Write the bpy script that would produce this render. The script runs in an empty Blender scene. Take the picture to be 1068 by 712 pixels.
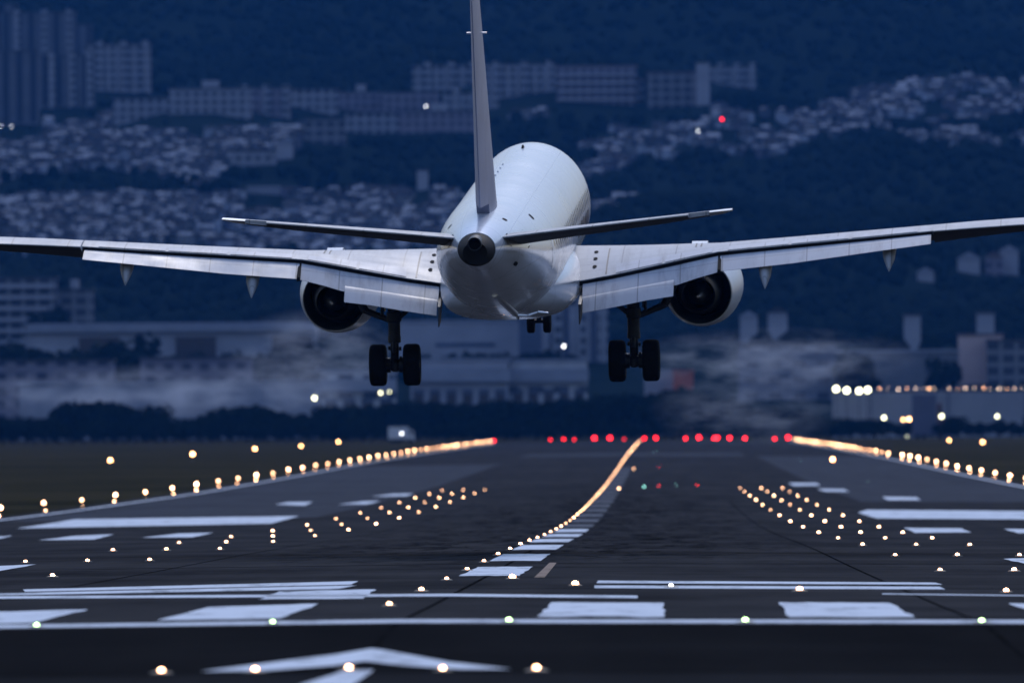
import bpy, bmesh, math, random
import numpy as np
from mathutils import Vector, Matrix

random.seed(11)
RNG = np.random.default_rng(11)
R = math.radians
SC = bpy.context.scene
COL = SC.collection

# ------------------------------------------------------------------ camera, sky, sun, exposure
FPX = 16200.0                      # focal length in pixels of a 1068 px wide frame
EYE = 2.53                         # eye height above the runway threshold
CAM = np.array([3.32, 0.0, EYE])
_yaw, _pit, _rol = .009426, 84 / FPX, .0065
_f = np.array([-math.sin(_yaw) * math.cos(_pit), math.cos(_yaw) * math.cos(_pit), math.sin(_pit)])
_r = np.array([math.cos(_yaw), math.sin(_yaw), 0.0])
_u = np.cross(_r, _f)
_r, _u = _r * math.cos(_rol) - _u * math.sin(_rol), _u * math.cos(_rol) + _r * math.sin(_rol)
cd = bpy.data.cameras.new('camera')
cam = bpy.data.objects.new('camera', cd)
COL.objects.link(cam)
cam.matrix_world = Matrix(((_r[0], _u[0], -_f[0], CAM[0]), (_r[1], _u[1], -_f[1], CAM[1]),
                           (_r[2], _u[2], -_f[2], CAM[2]), (0, 0, 0, 1)))
cd.sensor_width = 36
cd.lens = FPX / 1068 * 36
cd.clip_start = 1
cd.clip_end = 30000
cd.dof.use_dof = True
cd.dof.focus_distance = 338
cd.dof.aperture_fstop = 3.6
SC.camera = cam

SUN_EL, SUN_AZ = 44, 8            # degrees, azimuth to the right of straight ahead
world = bpy.data.worlds.new('World')
SC.world = world
world.use_nodes = True
wn, wl = world.node_tree.nodes, world.node_tree.links
bgd = wn['Background']
sky = wn.new('ShaderNodeTexSky')
sky.sky_type = 'NISHITA'
sky.sun_disc = False
sky.sun_elevation = R(SUN_EL)
sky.sun_rotation = R(SUN_AZ)
sky.air_density = 1.0
sky.dust_density = .3
sky.ozone_density = 2.0
tint = wn.new('ShaderNodeMix')
tint.data_type = 'RGBA'
tint.blend_type = 'MULTIPLY'
tint.inputs[0].default_value = 1.0
wl.new(sky.outputs[0], tint.inputs[6])
tint.inputs[7].default_value = (1.0, .91, .91, 1)
# overcast dome: brightest overhead, dimmer towards the horizon
wtc = wn.new('ShaderNodeTexCoord'); wsep = wn.new('ShaderNodeSeparateXYZ'); wl.new(wtc.outputs['Generated'], wsep.inputs[0])
wmr = wn.new('ShaderNodeMapRange')
wmr.inputs['From Min'].default_value = 0.0; wmr.inputs['From Max'].default_value = .8
wmr.inputs['To Min'].default_value = .1; wmr.inputs['To Max'].default_value = 1.56
wl.new(wsep.outputs[2], wmr.inputs['Value'])
dome = wn.new('ShaderNodeMix'); dome.data_type = 'RGBA'; dome.blend_type = 'MULTIPLY'; dome.inputs[0].default_value = 1.0
wl.new(tint.outputs[2], dome.inputs[6]); wl.new(wmr.outputs['Result'], dome.inputs[7])
wl.new(dome.outputs[2], bgd.inputs[0])
bgd.inputs[1].default_value = .112

sl = bpy.data.lights.new('sun', 'SUN')
sl.energy = .7
sl.angle = R(14)
sl.color = (1, .96, .95)
sun = bpy.data.objects.new('sun', sl)
COL.objects.link(sun)
sd = Vector((math.sin(R(SUN_AZ)) * math.cos(R(SUN_EL)), math.cos(R(SUN_AZ)) * math.cos(R(SUN_EL)), math.sin(R(SUN_EL))))
sun.rotation_euler = sd.to_track_quat('Z', 'Y').to_euler()

SC.view_settings.view_transform = 'Standard'
SC.view_settings.look = 'None'
SC.view_settings.gamma = 1
SC.view_settings.exposure = 1.22
SC.cycles.max_bounces = 6
SC.cycles.volume_bounces = 0
SC.cycles.sample_clamp_indirect = 2.0
SC.cycles.use_denoising = True

# ------------------------------------------------------------------ measuring helpers
def ray(px, py):
    return _f + _r * ((px - 534) / FPX) - _u * ((py - 356) / FPX)

def at(px, py, Y):                 # real point at distance Y behind a photo position
    d = ray(px, py)
    return CAM + d * (Y / d[1])

def project(P):
    d = np.asarray(P, float) - CAM
    z = d @ _f
    return 534 + FPX * (d @ _r) / z, 356 - FPX * (d @ _u) / z

PY = np.array([0, 120, 150, 165, 180, 195, 313, 421, 550, 670, 850, 1120, 1389, 1729, 2300, 3195, 3330.])
PD = np.array([2.75, 2.68, 2.66, 2.65, 2.60, 2.53, 3.03, 3.38, 3.98, 4.38, 4.62, 4.75, 4.60, 4.3, 4.1, 4.05, 4.1])
_yy = np.arange(0, 3331, 5.0)
_dd = np.interp(_yy, PY, PD)
_pad = np.pad(_dd, 12, mode='edge')
_sm = np.convolve(_pad, np.ones(25) / 25, 'valid')
_near = np.clip((_yy - 215) / 60, 0, 1)
_dd = _dd * (1 - _near) + _sm * _near
HY = np.array([3330, 3700, 4200, 4900, 5200, 5900, 6400, 8000, 9500.])
HZ = np.array([-1.6, -.5, 20, 62, 72, 122, 152, 300, 430.])

def profile(Y):
    return EYE - np.interp(Y, _yy, _dd)

def ground_z(X, Y):
    X = np.asarray(X, float); Y = np.asarray(Y, float)
    near = profile(np.minimum(Y, 3330)) - .0075 * np.minimum(np.abs(X), 31.5)
    far = np.interp(Y, HY, HZ)
    k = np.clip((Y - 4000) / 700, 0, 1)
    bump = 7 * np.sin(X / 61 + Y / 410 + .6) * np.sin(Y / 190 + 1.1) + 4 * np.sin(X / 29 + Y / 150) + 3 * np.sin(X / 17 - Y / 97 + 2)
    w = np.clip((Y - 3330) / 120, 0, 1)
    return near * (1 - w) + (far + k * bump) * w

def ground_at(px, py, lo=100, hi=3320):
    for _ in range(60):
        m = (lo + hi) / 2
        p = at(px, py, m)
        if p[2] > ground_z(p[0], m): lo = m
        else: hi = m
    p = at(px, py, (lo + hi) / 2)
    return np.array([p[0], p[1], float(ground_z(p[0], p[1]))])

# ------------------------------------------------------------------ object helpers
def tag(o, label=None, cat=None, group=None, kind=None):
    if label: o['label'] = label
    if cat: o['category'] = cat
    if group: o['group'] = group
    if kind: o['kind'] = kind
    return o

def empty(name, loc=(0, 0, 0), label=None, cat=None, group=None):
    o = bpy.data.objects.new(name, None)
    o.empty_display_size = .3
    COL.objects.link(o)
    o.location = loc
    return tag(o, label, cat, group)

def copy_tree(o, parent=None):
    c = o.copy()
    COL.objects.link(c)
    if parent: c.parent = parent
    for ch in list(o.children): copy_tree(ch, c)
    return c

class MB:
    def __init__(s): s.v, s.f = [], []
    def add(s, vs, fs):
        n = len(s.v)
        s.v += [tuple(map(float, p)) for p in vs]
        s.f += [tuple(i + n for i in q) for q in fs]
        return s
    def loft(s, rings, cap0=True, cap1=True):
        n = len(rings[0])
        vs = [p for r_ in rings for p in r_]
        fs = []
        for a in range(len(rings) - 1):
            for i in range(n):
                j = (i + 1) % n
                fs.append((a * n + i, a * n + j, (a + 1) * n + j, (a + 1) * n + i))
        if cap0: fs.append(tuple(range(n))[::-1])
        if cap1: fs.append(tuple(range((len(rings) - 1) * n, len(rings) * n)))
        return s.add(vs, fs)
    def box(s, x0, x1, y0, y1, z0, z1):
        return s.loft([[(x0, y0, z0), (x1, y0, z0), (x1, y1, z0), (x0, y1, z0)],
                       [(x0, y0, z1), (x1, y0, z1), (x1, y1, z1), (x0, y1, z1)]])
    def tube(s, a, b, r0, r1=None, n=12):
        a, b = Vector(a), Vector(b)
        d = (b - a).normalized()
        k = Vector((0, 0, 1)) if abs(d.z) < .9 else Vector((1, 0, 0))
        e1 = d.cross(k).normalized(); e2 = d.cross(e1)
        r1 = r0 if r1 is None else r1
        rg = lambda c, q: [c + e1 * q * math.cos(6.28318 * i / n) + e2 * q * math.sin(6.28318 * i / n) for i in range(n)]
        return s.loft([rg(a, r0), rg(b, r1)])
    def lathe(s, c, axis, prof, n=24, cap=True):      # prof: (distance along axis, radius)
        rings = []
        for t, q in prof:
            rg = []
            for i in range(n):
                a = 6.283185 * i / n
                u, w = q * math.cos(a), q * math.sin(a)
                p = {'x': (t, u, w), 'y': (u, t, w), 'z': (u, w, t)}[axis]
                rg.append((c[0] + p[0], c[1] + p[1], c[2] + p[2]))
            rings.append(rg)
        return s.loft(rings, cap, cap)
    def build(s, name, m, parent=None, smooth=False, angle=40):
        me = bpy.data.meshes.new(name)
        me.from_pydata(s.v, [], s.f)
        bm = bmesh.new(); bm.from_mesh(me)
        bmesh.ops.recalc_face_normals(bm, faces=bm.faces)
        if smooth:
            for fc in bm.faces: fc.smooth = True
            for e in bm.edges:
                if len(e.link_faces) == 2 and e.calc_face_angle(0) > R(angle): e.smooth = False
        bm.to_mesh(me); bm.free()
        o = bpy.data.objects.new(name, me)
        COL.objects.link(o)
        for mm in (m if isinstance(m, (list, tuple)) else [m]): me.materials.append(mm)
        if parent: o.parent = parent
        return o

def np_mesh(name, V, Fq, m, mat_idx=None, smooth=False):
    me = bpy.data.meshes.new(name)
    k = Fq.shape[1]
    me.vertices.add(len(V)); me.vertices.foreach_set('co', np.asarray(V, np.float32).ravel())
    me.loops.add(len(Fq) * k); me.loops.foreach_set('vertex_index', np.asarray(Fq, np.int32).ravel())
    me.polygons.add(len(Fq))
    me.polygons.foreach_set('loop_start', np.arange(0, len(Fq) * k, k, dtype=np.int32))
    me.polygons.foreach_set('loop_total', np.full(len(Fq), k, dtype=np.int32))
    for mm in (m if isinstance(m, (list, tuple)) else [m]): me.materials.append(mm)
    if mat_idx is not None: me.polygons.foreach_set('material_index', np.asarray(mat_idx, np.int32))
    if smooth: me.polygons.foreach_set('use_smooth', np.ones(len(Fq), bool))
    me.update(calc_edges=True)
    o = bpy.data.objects.new(name, me)
    COL.objects.link(o)
    return o

# ------------------------------------------------------------------ materials
def base(name):
    m = bpy.data.materials.new(name); m.use_nodes = True
    nt = m.node_tree
    return m, nt, nt.nodes['Principled BSDF']

def noise(nt, scale, detail=4, vec=None, rough=.55):
    n = nt.nodes.new('ShaderNodeTexNoise')
    n.inputs['Scale'].default_value = scale; n.inputs['Detail'].default_value = detail
    n.inputs['Roughness'].default_value = rough
    if vec is not None: nt.links.new(vec, n.inputs['Vector'])
    return n.outputs['Fac']

def ramp(nt, fac, stops):
    c = nt.nodes.new('ShaderNodeValToRGB')
    el = c.color_ramp.elements
    while len(el) < len(stops): el.new(.5)
    for e, (p, col) in zip(el, stops):
        e.position = p; e.color = (*col, 1) if len(col) == 3 else col
    nt.links.new(fac, c.inputs[0])
    return c.outputs[0]

def objvec(nt, sc=(1, 1, 1)):
    t = nt.nodes.new('ShaderNodeTexCoord'); mp = nt.nodes.new('ShaderNodeMapping')
    mp.inputs['Scale'].default_value = sc
    nt.links.new(t.outputs['Object'], mp.inputs[0])
    return mp.outputs[0]

def math_(nt, op, a, b=None, c=None):
    n = nt.nodes.new('ShaderNodeMath'); n.operation = op
    for i, v in enumerate((a, b, c)):
        if v is None: continue
        if isinstance(v, (int, float)): n.inputs[i].default_value = v
        else: nt.links.new(v, n.inputs[i])
    return n.outputs[0]

def mix(nt, fac, a, b, mode='MIX'):
    n = nt.nodes.new('ShaderNodeMix'); n.data_type = 'RGBA'; n.blend_type = mode
    for i, v in ((0, fac), (6, a), (7, b)):
        if isinstance(v, (int, float)): n.inputs[i].default_value = v
        elif isinstance(v, tuple): n.inputs[i].default_value = (*v, 1)
        else: nt.links.new(v, n.inputs[i])
    return n.outputs[2]

def matte(nt, col):
    d = nt.nodes.new('ShaderNodeBsdfDiffuse'); d.inputs['Roughness'].default_value = .6
    nt.links.new(col, d.inputs['Color'])
    nt.links.new(d.outputs[0], nt.nodes['Material Output'].inputs['Surface'])

def plain(name, col, rough=.5, metal=0, var=.12, scale=3, coat=0, spec=.5):
    m, nt, b = base(name)
    v = objvec(nt)
    d = tuple(c * (1 - var) for c in col); l = tuple(min(1, c * (1 + var)) for c in col)
    nt.links.new(ramp(nt, noise(nt, scale, 5, v), [(.3, d), (.7, l)]), b.inputs['Base Color'])
    b.inputs['Roughness'].default_value = rough; b.inputs['Metallic'].default_value = metal
    b.inputs['Coat Weight'].default_value = coat; b.inputs['Coat Roughness'].default_value = .08
    b.inputs['Specular IOR Level'].default_value = spec
    return m

def glow(name, col, strength):
    m, nt, b = base(name)
    b.inputs['Base Color'].default_value = (*col, 1)
    b.inputs['Emission Color'].default_value = (*col, 1)
    b.inputs['Emission Strength'].default_value = strength
    m.cycles.emission_sampling = 'NONE'
    return m

def facade(name, wall, glass, sx, sz, fw=.5, fh=.5, rough=.85):
    m, nt, b = base(name)
    t = nt.nodes.new('ShaderNodeTexCoord'); s = nt.nodes.new('ShaderNodeSeparateXYZ')
    nt.links.new(t.outputs['Object'], s.inputs[0])
    h = math_(nt, 'ADD', s.outputs[0], s.outputs[1])
    def band(v, size, frac):
        f_ = math_(nt, 'FRACT', math_(nt, 'DIVIDE', v, size))
        return math_(nt, 'LESS_THAN', math_(nt, 'ABSOLUTE', math_(nt, 'SUBTRACT', f_, .5)), frac / 2)
    w = math_(nt, 'MULTIPLY', band(h, sx, fw), band(s.outputs[2], sz, fh))
    v = objvec(nt)
    wc = ramp(nt, noise(nt, .25, 4, v), [(.3, tuple(c * .8 for c in wall)), (.7, tuple(c * 1.1 for c in wall))])
    nt.links.new(mix(nt, w, wc, glass), b.inputs['Base Color'])
    b.inputs['Roughness'].default_value = rough
    b.inputs['Specular IOR Level'].default_value = 0
    return m

M = {}
M['white_paint'] = plain('aircraft_white_paint', (.50, .51, .53), .36, 0, .06, 1.4, .1, .3)
M['wing_grey'] = plain('wing_grey_paint', (.29, .30, .32), .5, 0, .1, 2.2, 0, .25)
M['flap_grey'] = plain('flap_grey_paint', (.34, .35, .38), .5, 0, .1, 2.5, 0, .25)
M['grey_and_shade'] = plain('dark_grey_and_shade', (.04, .04, .046), .5, 0, .15, 2, 0, .15)  # plain dark grey for parts; on wing and tail undersides it paints shade
def skin(name, col, pitch, rough, coat, spec):
    # painted metal skin: thin dark seams round the body and along it, rivet dust, faint streaks
    m, nt, b = base(name)
    t = nt.nodes.new('ShaderNodeTexCoord'); sp = nt.nodes.new('ShaderNodeSeparateXYZ'); nt.links.new(t.outputs['Object'], sp.inputs[0])
    f1 = math_(nt, 'FRACT', math_(nt, 'DIVIDE', sp.outputs[1], pitch))
    seam = math_(nt, 'LESS_THAN', f1, .018 * 1.7 / pitch)
    ang = math_(nt, 'ARCTAN2', sp.outputs[0], sp.outputs[2])
    f2 = math_(nt, 'FRACT', math_(nt, 'ADD', math_(nt, 'DIVIDE', ang, .7854), .37))
    seam = math_(nt, 'MAXIMUM', seam, math_(nt, 'LESS_THAN', f2, .012))
    v = objvec(nt)
    dirt = math_(nt, 'ADD', math_(nt, 'MULTIPLY', noise(nt, .35, 3, objvec(nt, (1, .3, 1)), .5), .75), math_(nt, 'MULTIPLY', noise(nt, 1.2, 3, v, .5), .25))
    c = ramp(nt, dirt, [(.3, tuple(q * .84 for q in col)), (.5, col), (.75, tuple(q * 1.03 for q in col))])
    nt.links.new(mix(nt, math_(nt, 'MULTIPLY', seam, .55), c, tuple(q * .35 for q in col)), b.inputs['Base Color'])
    b.inputs['Specular IOR Level'].default_value = spec
    nt.links.new(ramp(nt, noise(nt, .5, 2, v), [(.3, (rough * .8,) * 3), (.7, (rough * 1.2,) * 3)]), b.inputs['Roughness'])
    b.inputs['Coat Weight'].default_value = coat; b.inputs['Coat Roughness'].default_value = .12
    return m
M['fuselage_skin'] = skin('fuselage_white_skin', (.46, .475, .51), 1.9, .23, .35, .35)
def wing_skin(name, col, pitch, rough, spec):
    # chordwise seams, spanwise rivet rows and dark streaks trailing aft
    m, nt, b = base(name)
    t = nt.nodes.new('ShaderNodeTexCoord'); sp = nt.nodes.new('ShaderNodeSeparateXYZ'); nt.links.new(t.outputs['Object'], sp.inputs[0])
    ax_ = math_(nt, 'ABSOLUTE', sp.outputs[0])
    seam = math_(nt, 'LESS_THAN', math_(nt, 'FRACT', math_(nt, 'DIVIDE', ax_, pitch)), .03 / pitch)
    row = math_(nt, 'LESS_THAN', math_(nt, 'FRACT', math_(nt, 'DIVIDE', math_(nt, 'ADD', sp.outputs[1], math_(nt, 'MULTIPLY', ax_, .21)), .62)), .045)
    seam = math_(nt, 'MAXIMUM', seam, math_(nt, 'MULTIPLY', row, .6))
    v = objvec(nt)
    st = noise(nt, 3.2, 5, objvec(nt, (1, .09, .3)), .7)
    bl = noise(nt, .7, 4, v, .6)
    c = ramp(nt, math_(nt, 'ADD', math_(nt, 'MULTIPLY', st, .6), math_(nt, 'MULTIPLY', bl, .4)), [(.34, tuple(q * .62 for q in col)), (.5, col), (.7, tuple(q * 1.12 for q in col))])
    nt.links.new(mix(nt, math_(nt, 'MULTIPLY', seam, .6), c, tuple(q * .25 for q in col)), b.inputs['Base Color'])
    b.inputs['Specular IOR Level'].default_value = spec
    nt.links.new(ramp(nt, bl, [(.3, (rough * .8,) * 3), (.7, (rough * 1.25,) * 3)]), b.inputs['Roughness'])
    return m
M['wing_grey'] = wing_skin('wing_grey_skin', (.29, .30, .32), 1.35, .5, .25)
M['flap_grey'] = wing_skin('flap_grey_skin', (.33, .34, .37), 1.05, .5, .25)
M['fin_paint'] = plain('fin_mauve_grey_paint', (.23, .25, .35), .4, 0, .08, 1.4, .05, .3)
M['dark_metal'] = plain('dark_burnt_metal', (.007, .0065, .0065), .7, .0, .3, 6, 0, .12)
M['bare_metal'] = plain('bare_metal', (.55, .55, .56), .28, .9, .06, 8)
M['gear_steel'] = plain('gear_steel', (.02, .02, .022), .5, .2, .3, 8, 0, .25)
M['rubber'] = plain('tyre_rubber', (.006, .006, .0065), .85, 0, .3, 12, 0, .1)
M['black'] = plain('black_gap', (.006, .006, .007), .9, 0, .1, 5, 0, .1)
M['window'] = plain('dark_window_glass', (.02, .022, .03), .12, 0, .1, 2)
M['lamp_body'] = plain('lamp_body_metal', (.12, .10, .075), .6, .2, .2, 20)

def asphalt(name, c0, c1, rubber=0):
    m, nt, b = base(name)
    v = objvec(nt)
    big = noise(nt, .06, 6, v, .65)
    st = noise(nt, .5, 5, objvec(nt, (1, .06, 1)), .6)
    fine = noise(nt, 1.6, 4, v, .7)
    k = math_(nt, 'ADD', math_(nt, 'MULTIPLY', big, .5), math_(nt, 'ADD', math_(nt, 'MULTIPLY', st, .3), math_(nt, 'MULTIPLY', fine, .2)))
    col = ramp(nt, k, [(.36, c0), (.64, c1)])
    if rubber:
        t = nt.nodes.new('ShaderNodeTexCoord'); s = nt.nodes.new('ShaderNodeSeparateXYZ')
        nt.links.new(t.outputs['Object'], s.inputs[0])
        lane = math_(nt, 'SUBTRACT', 1, math_(nt, 'MINIMUM', math_(nt, 'DIVIDE', math_(nt, 'ABSOLUTE', s.outputs[0]), 9.5), 1))
        yy = s.outputs[1]
        zone = math_(nt, 'MULTIPLY', math_(nt, 'MINIMUM', math_(nt, 'MAXIMUM', math_(nt, 'DIVIDE', math_(nt, 'SUBTRACT', yy, 320), 120), 0), 1),
                     math_(nt, 'MINIMUM', math_(nt, 'MAXIMUM', math_(nt, 'DIVIDE', math_(nt, 'SUBTRACT', 1300, yy), 500), 0), 1))
        sk = ramp(nt, noise(nt, 1.25, 5, objvec(nt, (1, .085, 1)), .72), [(.525, (0, 0, 0)), (.575, (1, 1, 1))])
        fac = math_(nt, 'MULTIPLY', math_(nt, 'MULTIPLY', lane, zone), math_(nt, 'ADD', math_(nt, 'MULTIPLY', sk, 1.3), .08))
        col = mix(nt, math_(nt, 'MINIMUM', fac, .9), col, (.004, .004, .004))
    matte(nt, col)
    return m

M['asphalt'] = asphalt('runway_asphalt', (.020, .0195, .020), (.062, .058, .057), 1)
M['old_asphalt'] = asphalt('dark_old_asphalt', (.009, .0088, .009), (.019, .0183, .0185))
M['mid_asphalt'] = asphalt('overrun_asphalt', (.014, .0138, .014), (.029, .028, .029))
M['grey_concrete'] = asphalt('pale_grey_pavement', (.05, .05, .054), (.085, .085, .092))

def paint(name, col, worn=.5):
    m, nt, b = base(name)
    v = objvec(nt)
    a = noise(nt, 1.3, 6, objvec(nt, (1, .12, 1)), .7)
    c = noise(nt, 9, 4, v, .7)
    k = math_(nt, 'ADD', math_(nt, 'MULTIPLY', a, .65), math_(nt, 'MULTIPLY', c, .35))
    matte(nt, ramp(nt, k, [(.36, tuple(q * worn * .4 for q in col)), (.455, tuple(q * .9 for q in col)), (.55, col), (.72, tuple(q * .82 for q in col))]))
    return m
M['white_mark'] = paint('white_runway_paint', (.74, .74, .75))
M['worn_mark'] = paint('worn_white_runway_paint', (.16, .16, .17), .3)
M['tan_mark'] = paint('faded_tan_paint', (.34, .25, .19), .7)
M['joint'], _nt, _b = base('pavement_joint_seal')
matte(_nt, ramp(_nt, noise(_nt, .4, 4, objvec(_nt)), [(.35, (.004, .004, .004)), (.65, (.014, .014, .014))]))

def grassmat():
    # dry grass on the airfield, dark undergrowth on the hills beyond
    m, nt, b = base('dry_grass')
    v = objvec(nt)
    k = math_(nt, 'ADD', math_(nt, 'MULTIPLY', noise(nt, .02, 6, v, .65), .6), math_(nt, 'MULTIPLY', noise(nt, .35, 5, v, .7), .4))
    gr = ramp(nt, k, [(.36, (.016, .016, .008)), (.5, (.036, .030, .015)), (.66, (.062, .050, .026))])
    t = nt.nodes.new('ShaderNodeTexCoord'); sp = nt.nodes.new('ShaderNodeSeparateXYZ'); nt.links.new(t.outputs['Object'], sp.inputs[0])
    hill = math_(nt, 'MINIMUM', math_(nt, 'MAXIMUM', math_(nt, 'DIVIDE', math_(nt, 'SUBTRACT', sp.outputs[1], 3420), 200), 0), 1)
    matte(nt, mix(nt, hill, gr, ramp(nt, k, [(.36, (.004, .008, .008)), (.64, (.011, .018, .017))])))
    return m
M['grass'] = grassmat()

def leafmat(name, d, l):
    m, nt, b = base(name)
    nt.links.new(ramp(nt, noise(nt, .45, 5, objvec(nt), .7), [(.35, d), (.68, l)]), b.inputs['Base Color'])
    b.inputs['Roughness'].default_value = .9
    b.inputs['Specular IOR Level'].default_value = 0
    return m
M['leaf'] = leafmat('dark_leaves', (.004, .008, .006), (.014, .021, .013))
def forestmat(name, d, l):
    m, nt, b = base(name)
    v = objvec(nt)
    k = math_(nt, 'ADD', math_(nt, 'MULTIPLY', noise(nt, .011, 5, v, .6), .7), math_(nt, 'MULTIPLY', noise(nt, .3, 4, v), .3))
    matte(nt, ramp(nt, k, [(.36, d), (.66, l)]))
    return m
M['forest'] = forestmat('forest_leaves', (.003, .007, .008), (.013, .021, .021))
M['bark'] = plain('bark', (.05, .04, .032), .95, 0, .3, 4, 0, .1)

WARM = (1.0, .50, .26)
M['lamp_warm'] = glow('warm_white_lamp', WARM, 11)
M['lamp_warm_b'] = glow('brighter_warm_lamp', WARM, 17)
M['lamp_warm_c'] = glow('weaker_warm_lamp', WARM, 6)
M['lamp_near'] = glow('warm_white_inset_lamp', WARM, 11)
M['lamp_amber'] = glow('amber_lamp', (1.0, .42, .16), 14)
M['lamp_red'] = glow('red_lamp', (1.0, .012, .02), 8)
M['lamp_green'] = glow('pale_green_lamp', (.55, 1.0, .36), 6)
M['lamp_teal'] = glow('teal_lamp', (.3, .8, .72), 7)
M['lamp_white'] = glow('cool_white_lamp', (.92, .95, 1.0), 6)
M['lamp_flood'] = glow('yellow_white_flood_lamp', (.93, .93, .58), 5)
M['lamp_dim'] = glow('dim_warm_lamp', (1.0, .72, .55), 6)

# ------------------------------------------------------------------ ground, runway, pavements
def sheet(name, xs, ys, m, dz=0.0, kind='structure'):
    X, Y = np.meshgrid(np.asarray(xs, float), np.asarray(ys, float))
    Z = ground_z(X, Y) + dz
    nx, ny = len(xs), len(ys)
    V = np.stack([X.ravel(), Y.ravel(), Z.ravel()], 1)
    i, j = np.meshgrid(np.arange(nx - 1), np.arange(ny - 1))
    a = (j * nx + i).ravel()
    Fq = np.stack([a, a + 1, a + nx + 1, a + nx], 1)
    o = np_mesh(name, V, Fq, m, smooth=True)
    return tag(o, kind=kind)

rows_near = np.arange(-30, 3331, 5.0)
xs_all = np.concatenate([np.arange(-900, -40, 20.), [-31.5, -20, -10, 0, 10, 20, 31.5], np.arange(40, 901, 20.)])
rows_all = np.concatenate([rows_near, np.arange(3340, 9500, 20.)])
g = sheet('ground', xs_all, rows_all, M['grass'])
tag(g, 'dark grass airfield ground rising into the far hillside')
rx = [-31.5, -20, -10, 0, 10, 20, 31.5]
tag(sheet('runway', rx, rows_near[rows_near >= 195].tolist()[:-18], M['asphalt'], .006), 'dark asphalt runway with white markings')
tag(sheet('overrun_pavement', rx, rows_near[(rows_near >= 165) & (rows_near <= 195)], M['old_asphalt'], .006), 'nearly black asphalt strip before the threshold line')
tag(sheet('approach_pavement', rx, rows_near[rows_near <= 165], M['mid_asphalt'], .006), 'brownish asphalt under the nearest row of lights')

# pale taxiway fillets seen beside the far runway
def slab(name, x0, x1, y0, y1, m, label, dz=.010):
    n = max(2, int(abs(x1 - x0) // 8) + 1)
    xs = sorted(set(np.linspace(x0, x1, n).tolist() + [q for q in rx if x0 < q < x1]))
    return tag(sheet(name, xs, np.arange(y0, y1 + .1, 5.0), m, dz), label)
slab('pavement_patch', -29, -13.5, 760, 1650, M['grey_concrete'], 'paler resurfaced strip along the left half of the runway')
slab('pavement_patch', 15, 29, 900, 1900, M['grey_concrete'], 'paler resurfaced strip along the right half of the runway')
slab('pavement_patch', -14, 14, 1900, 2060, M['grey_concrete'], 'pale pavement band crossing the far runway')

def mark(name, pts_px, m, label, dz=.014, world_pts=None, kind='structure', ragged=False):
    pts = world_pts if world_pts is not None else [ground_at(x, y)[:2] for x, y in pts_px]
    if ragged:                      # hand-worn edges
        q = []
        for a_, b_ in zip(pts, list(pts[1:]) + [pts[0]]):
            n_ = 7
            for i_ in range(n_):
                t_ = i_ / n_
                j_ = 0 if i_ == 0 else 1
                q.append((a_[0] + (b_[0] - a_[0]) * t_ + j_ * random.gauss(0, .018), a_[1] + (b_[1] - a_[1]) * t_ + j_ * random.gauss(0, .35)))
        pts = q
    bm = bmesh.new()
    bm.faces.new([bm.verts.new((p[0], p[1], 0)) for p in pts])
    x0, x1 = min(p[0] for p in pts), max(p[0] for p in pts)
    y0, y1 = min(p[1] for p in pts), max(p[1] for p in pts)
    cuts = [((q, 0, 0), (1, 0, 0)) for q in rx if x0 < q < x1]
    cuts += [((0, q, 0), (0, 1, 0)) for q in np.arange(math.ceil(y0 / 5) * 5, y1, 5.0)]
    for co, no in cuts:
        bmesh.ops.bisect_plane(bm, geom=bm.verts[:] + bm.edges[:] + bm.faces[:], plane_co=co, plane_no=no)
    for v in bm.verts: v.co.z = float(ground_z(v.co.x, v.co.y)) + dz
    bmesh.ops.recalc_face_normals(bm, faces=bm.faces)
    for fc in bm.faces:
        if fc.normal.z < 0: fc.normal_flip()
    me = bpy.data.meshes.new(name); bm.to_mesh(me); bm.free()
    me.materials.append(m)
    o = bpy.data.objects.new(name, me); COL.objects.link(o)
    return tag(o, label, kind=kind)

W = M['white_mark']
mark('threshold_line', None, W, 'long white line across the runway threshold',
     world_pts=[(-31, 196.4), (31, 196.4), (31, 201.2), (-31, 201.2)])
keys = [([(-90, 640.5), (92, 636), (34, 650), (-140, 655)], 'white threshold bar cut by the left edge of the photo'),
        ([(163, 647.5), (217, 633.5), (332, 630), (291, 645.5)], 'white threshold bar between two green lights, left of the centreline'),
        ([(560, 643.5), (575, 628.5), (692, 629), (693, 644)], 'white threshold bar just right of the middle green light'),
        ([(812, 628.5), (927, 629), (954, 644), (824, 644)], 'white threshold bar left of the rightmost green light'),
        ([(1052, 629.5), (1165, 630), (1210, 644), (1085, 641)], 'white threshold bar cut by the right edge of the photo'),
        ([(270, 625.5), (291, 617), (392, 615), (379, 624.5)], 'white painted block in front of the first centreline light')]
for p, l in keys: mark('threshold_bar', p, W, l, ragged=True)
marks = [([(-60, 622.5), (665, 621.6), (665, 624.2), (-60, 625)], 'long thin white line from the left edge to mid runway'),
         ([(24, 615), (374, 606.3), (366, 610), (26, 617.4)], 'thin white stroke, upper of the pair on the left'),
         ([(-40, 620), (262, 613.2), (372, 610.8), (352, 614.6), (-40, 622)], 'lower white stroke of the pair on the left'),
         ([(624, 605.8), (975, 607.8), (983, 610), (622, 608.4)], 'upper thin white stroke on the right'),
         ([(620, 610.8), (980, 612.2), (986, 615), (620, 613.6)], 'lower thin white stroke on the right'),
         ([(920, 619.2), (1150, 622), (1150, 623), (920, 620.2)], 'hairline white line near the right edge')]
for p, l in marks: mark('runway_marking', p, W, l)
mark('runway_marking', [(209, 701), (350, 683), (387, 677), (401, 678.5), (468, 691), (533, 698.5), (480, 698.5), (420, 694.5), (381, 690), (350, 694.5), (280, 700)], W,
     'white arrow head painted before the threshold line')
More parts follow.
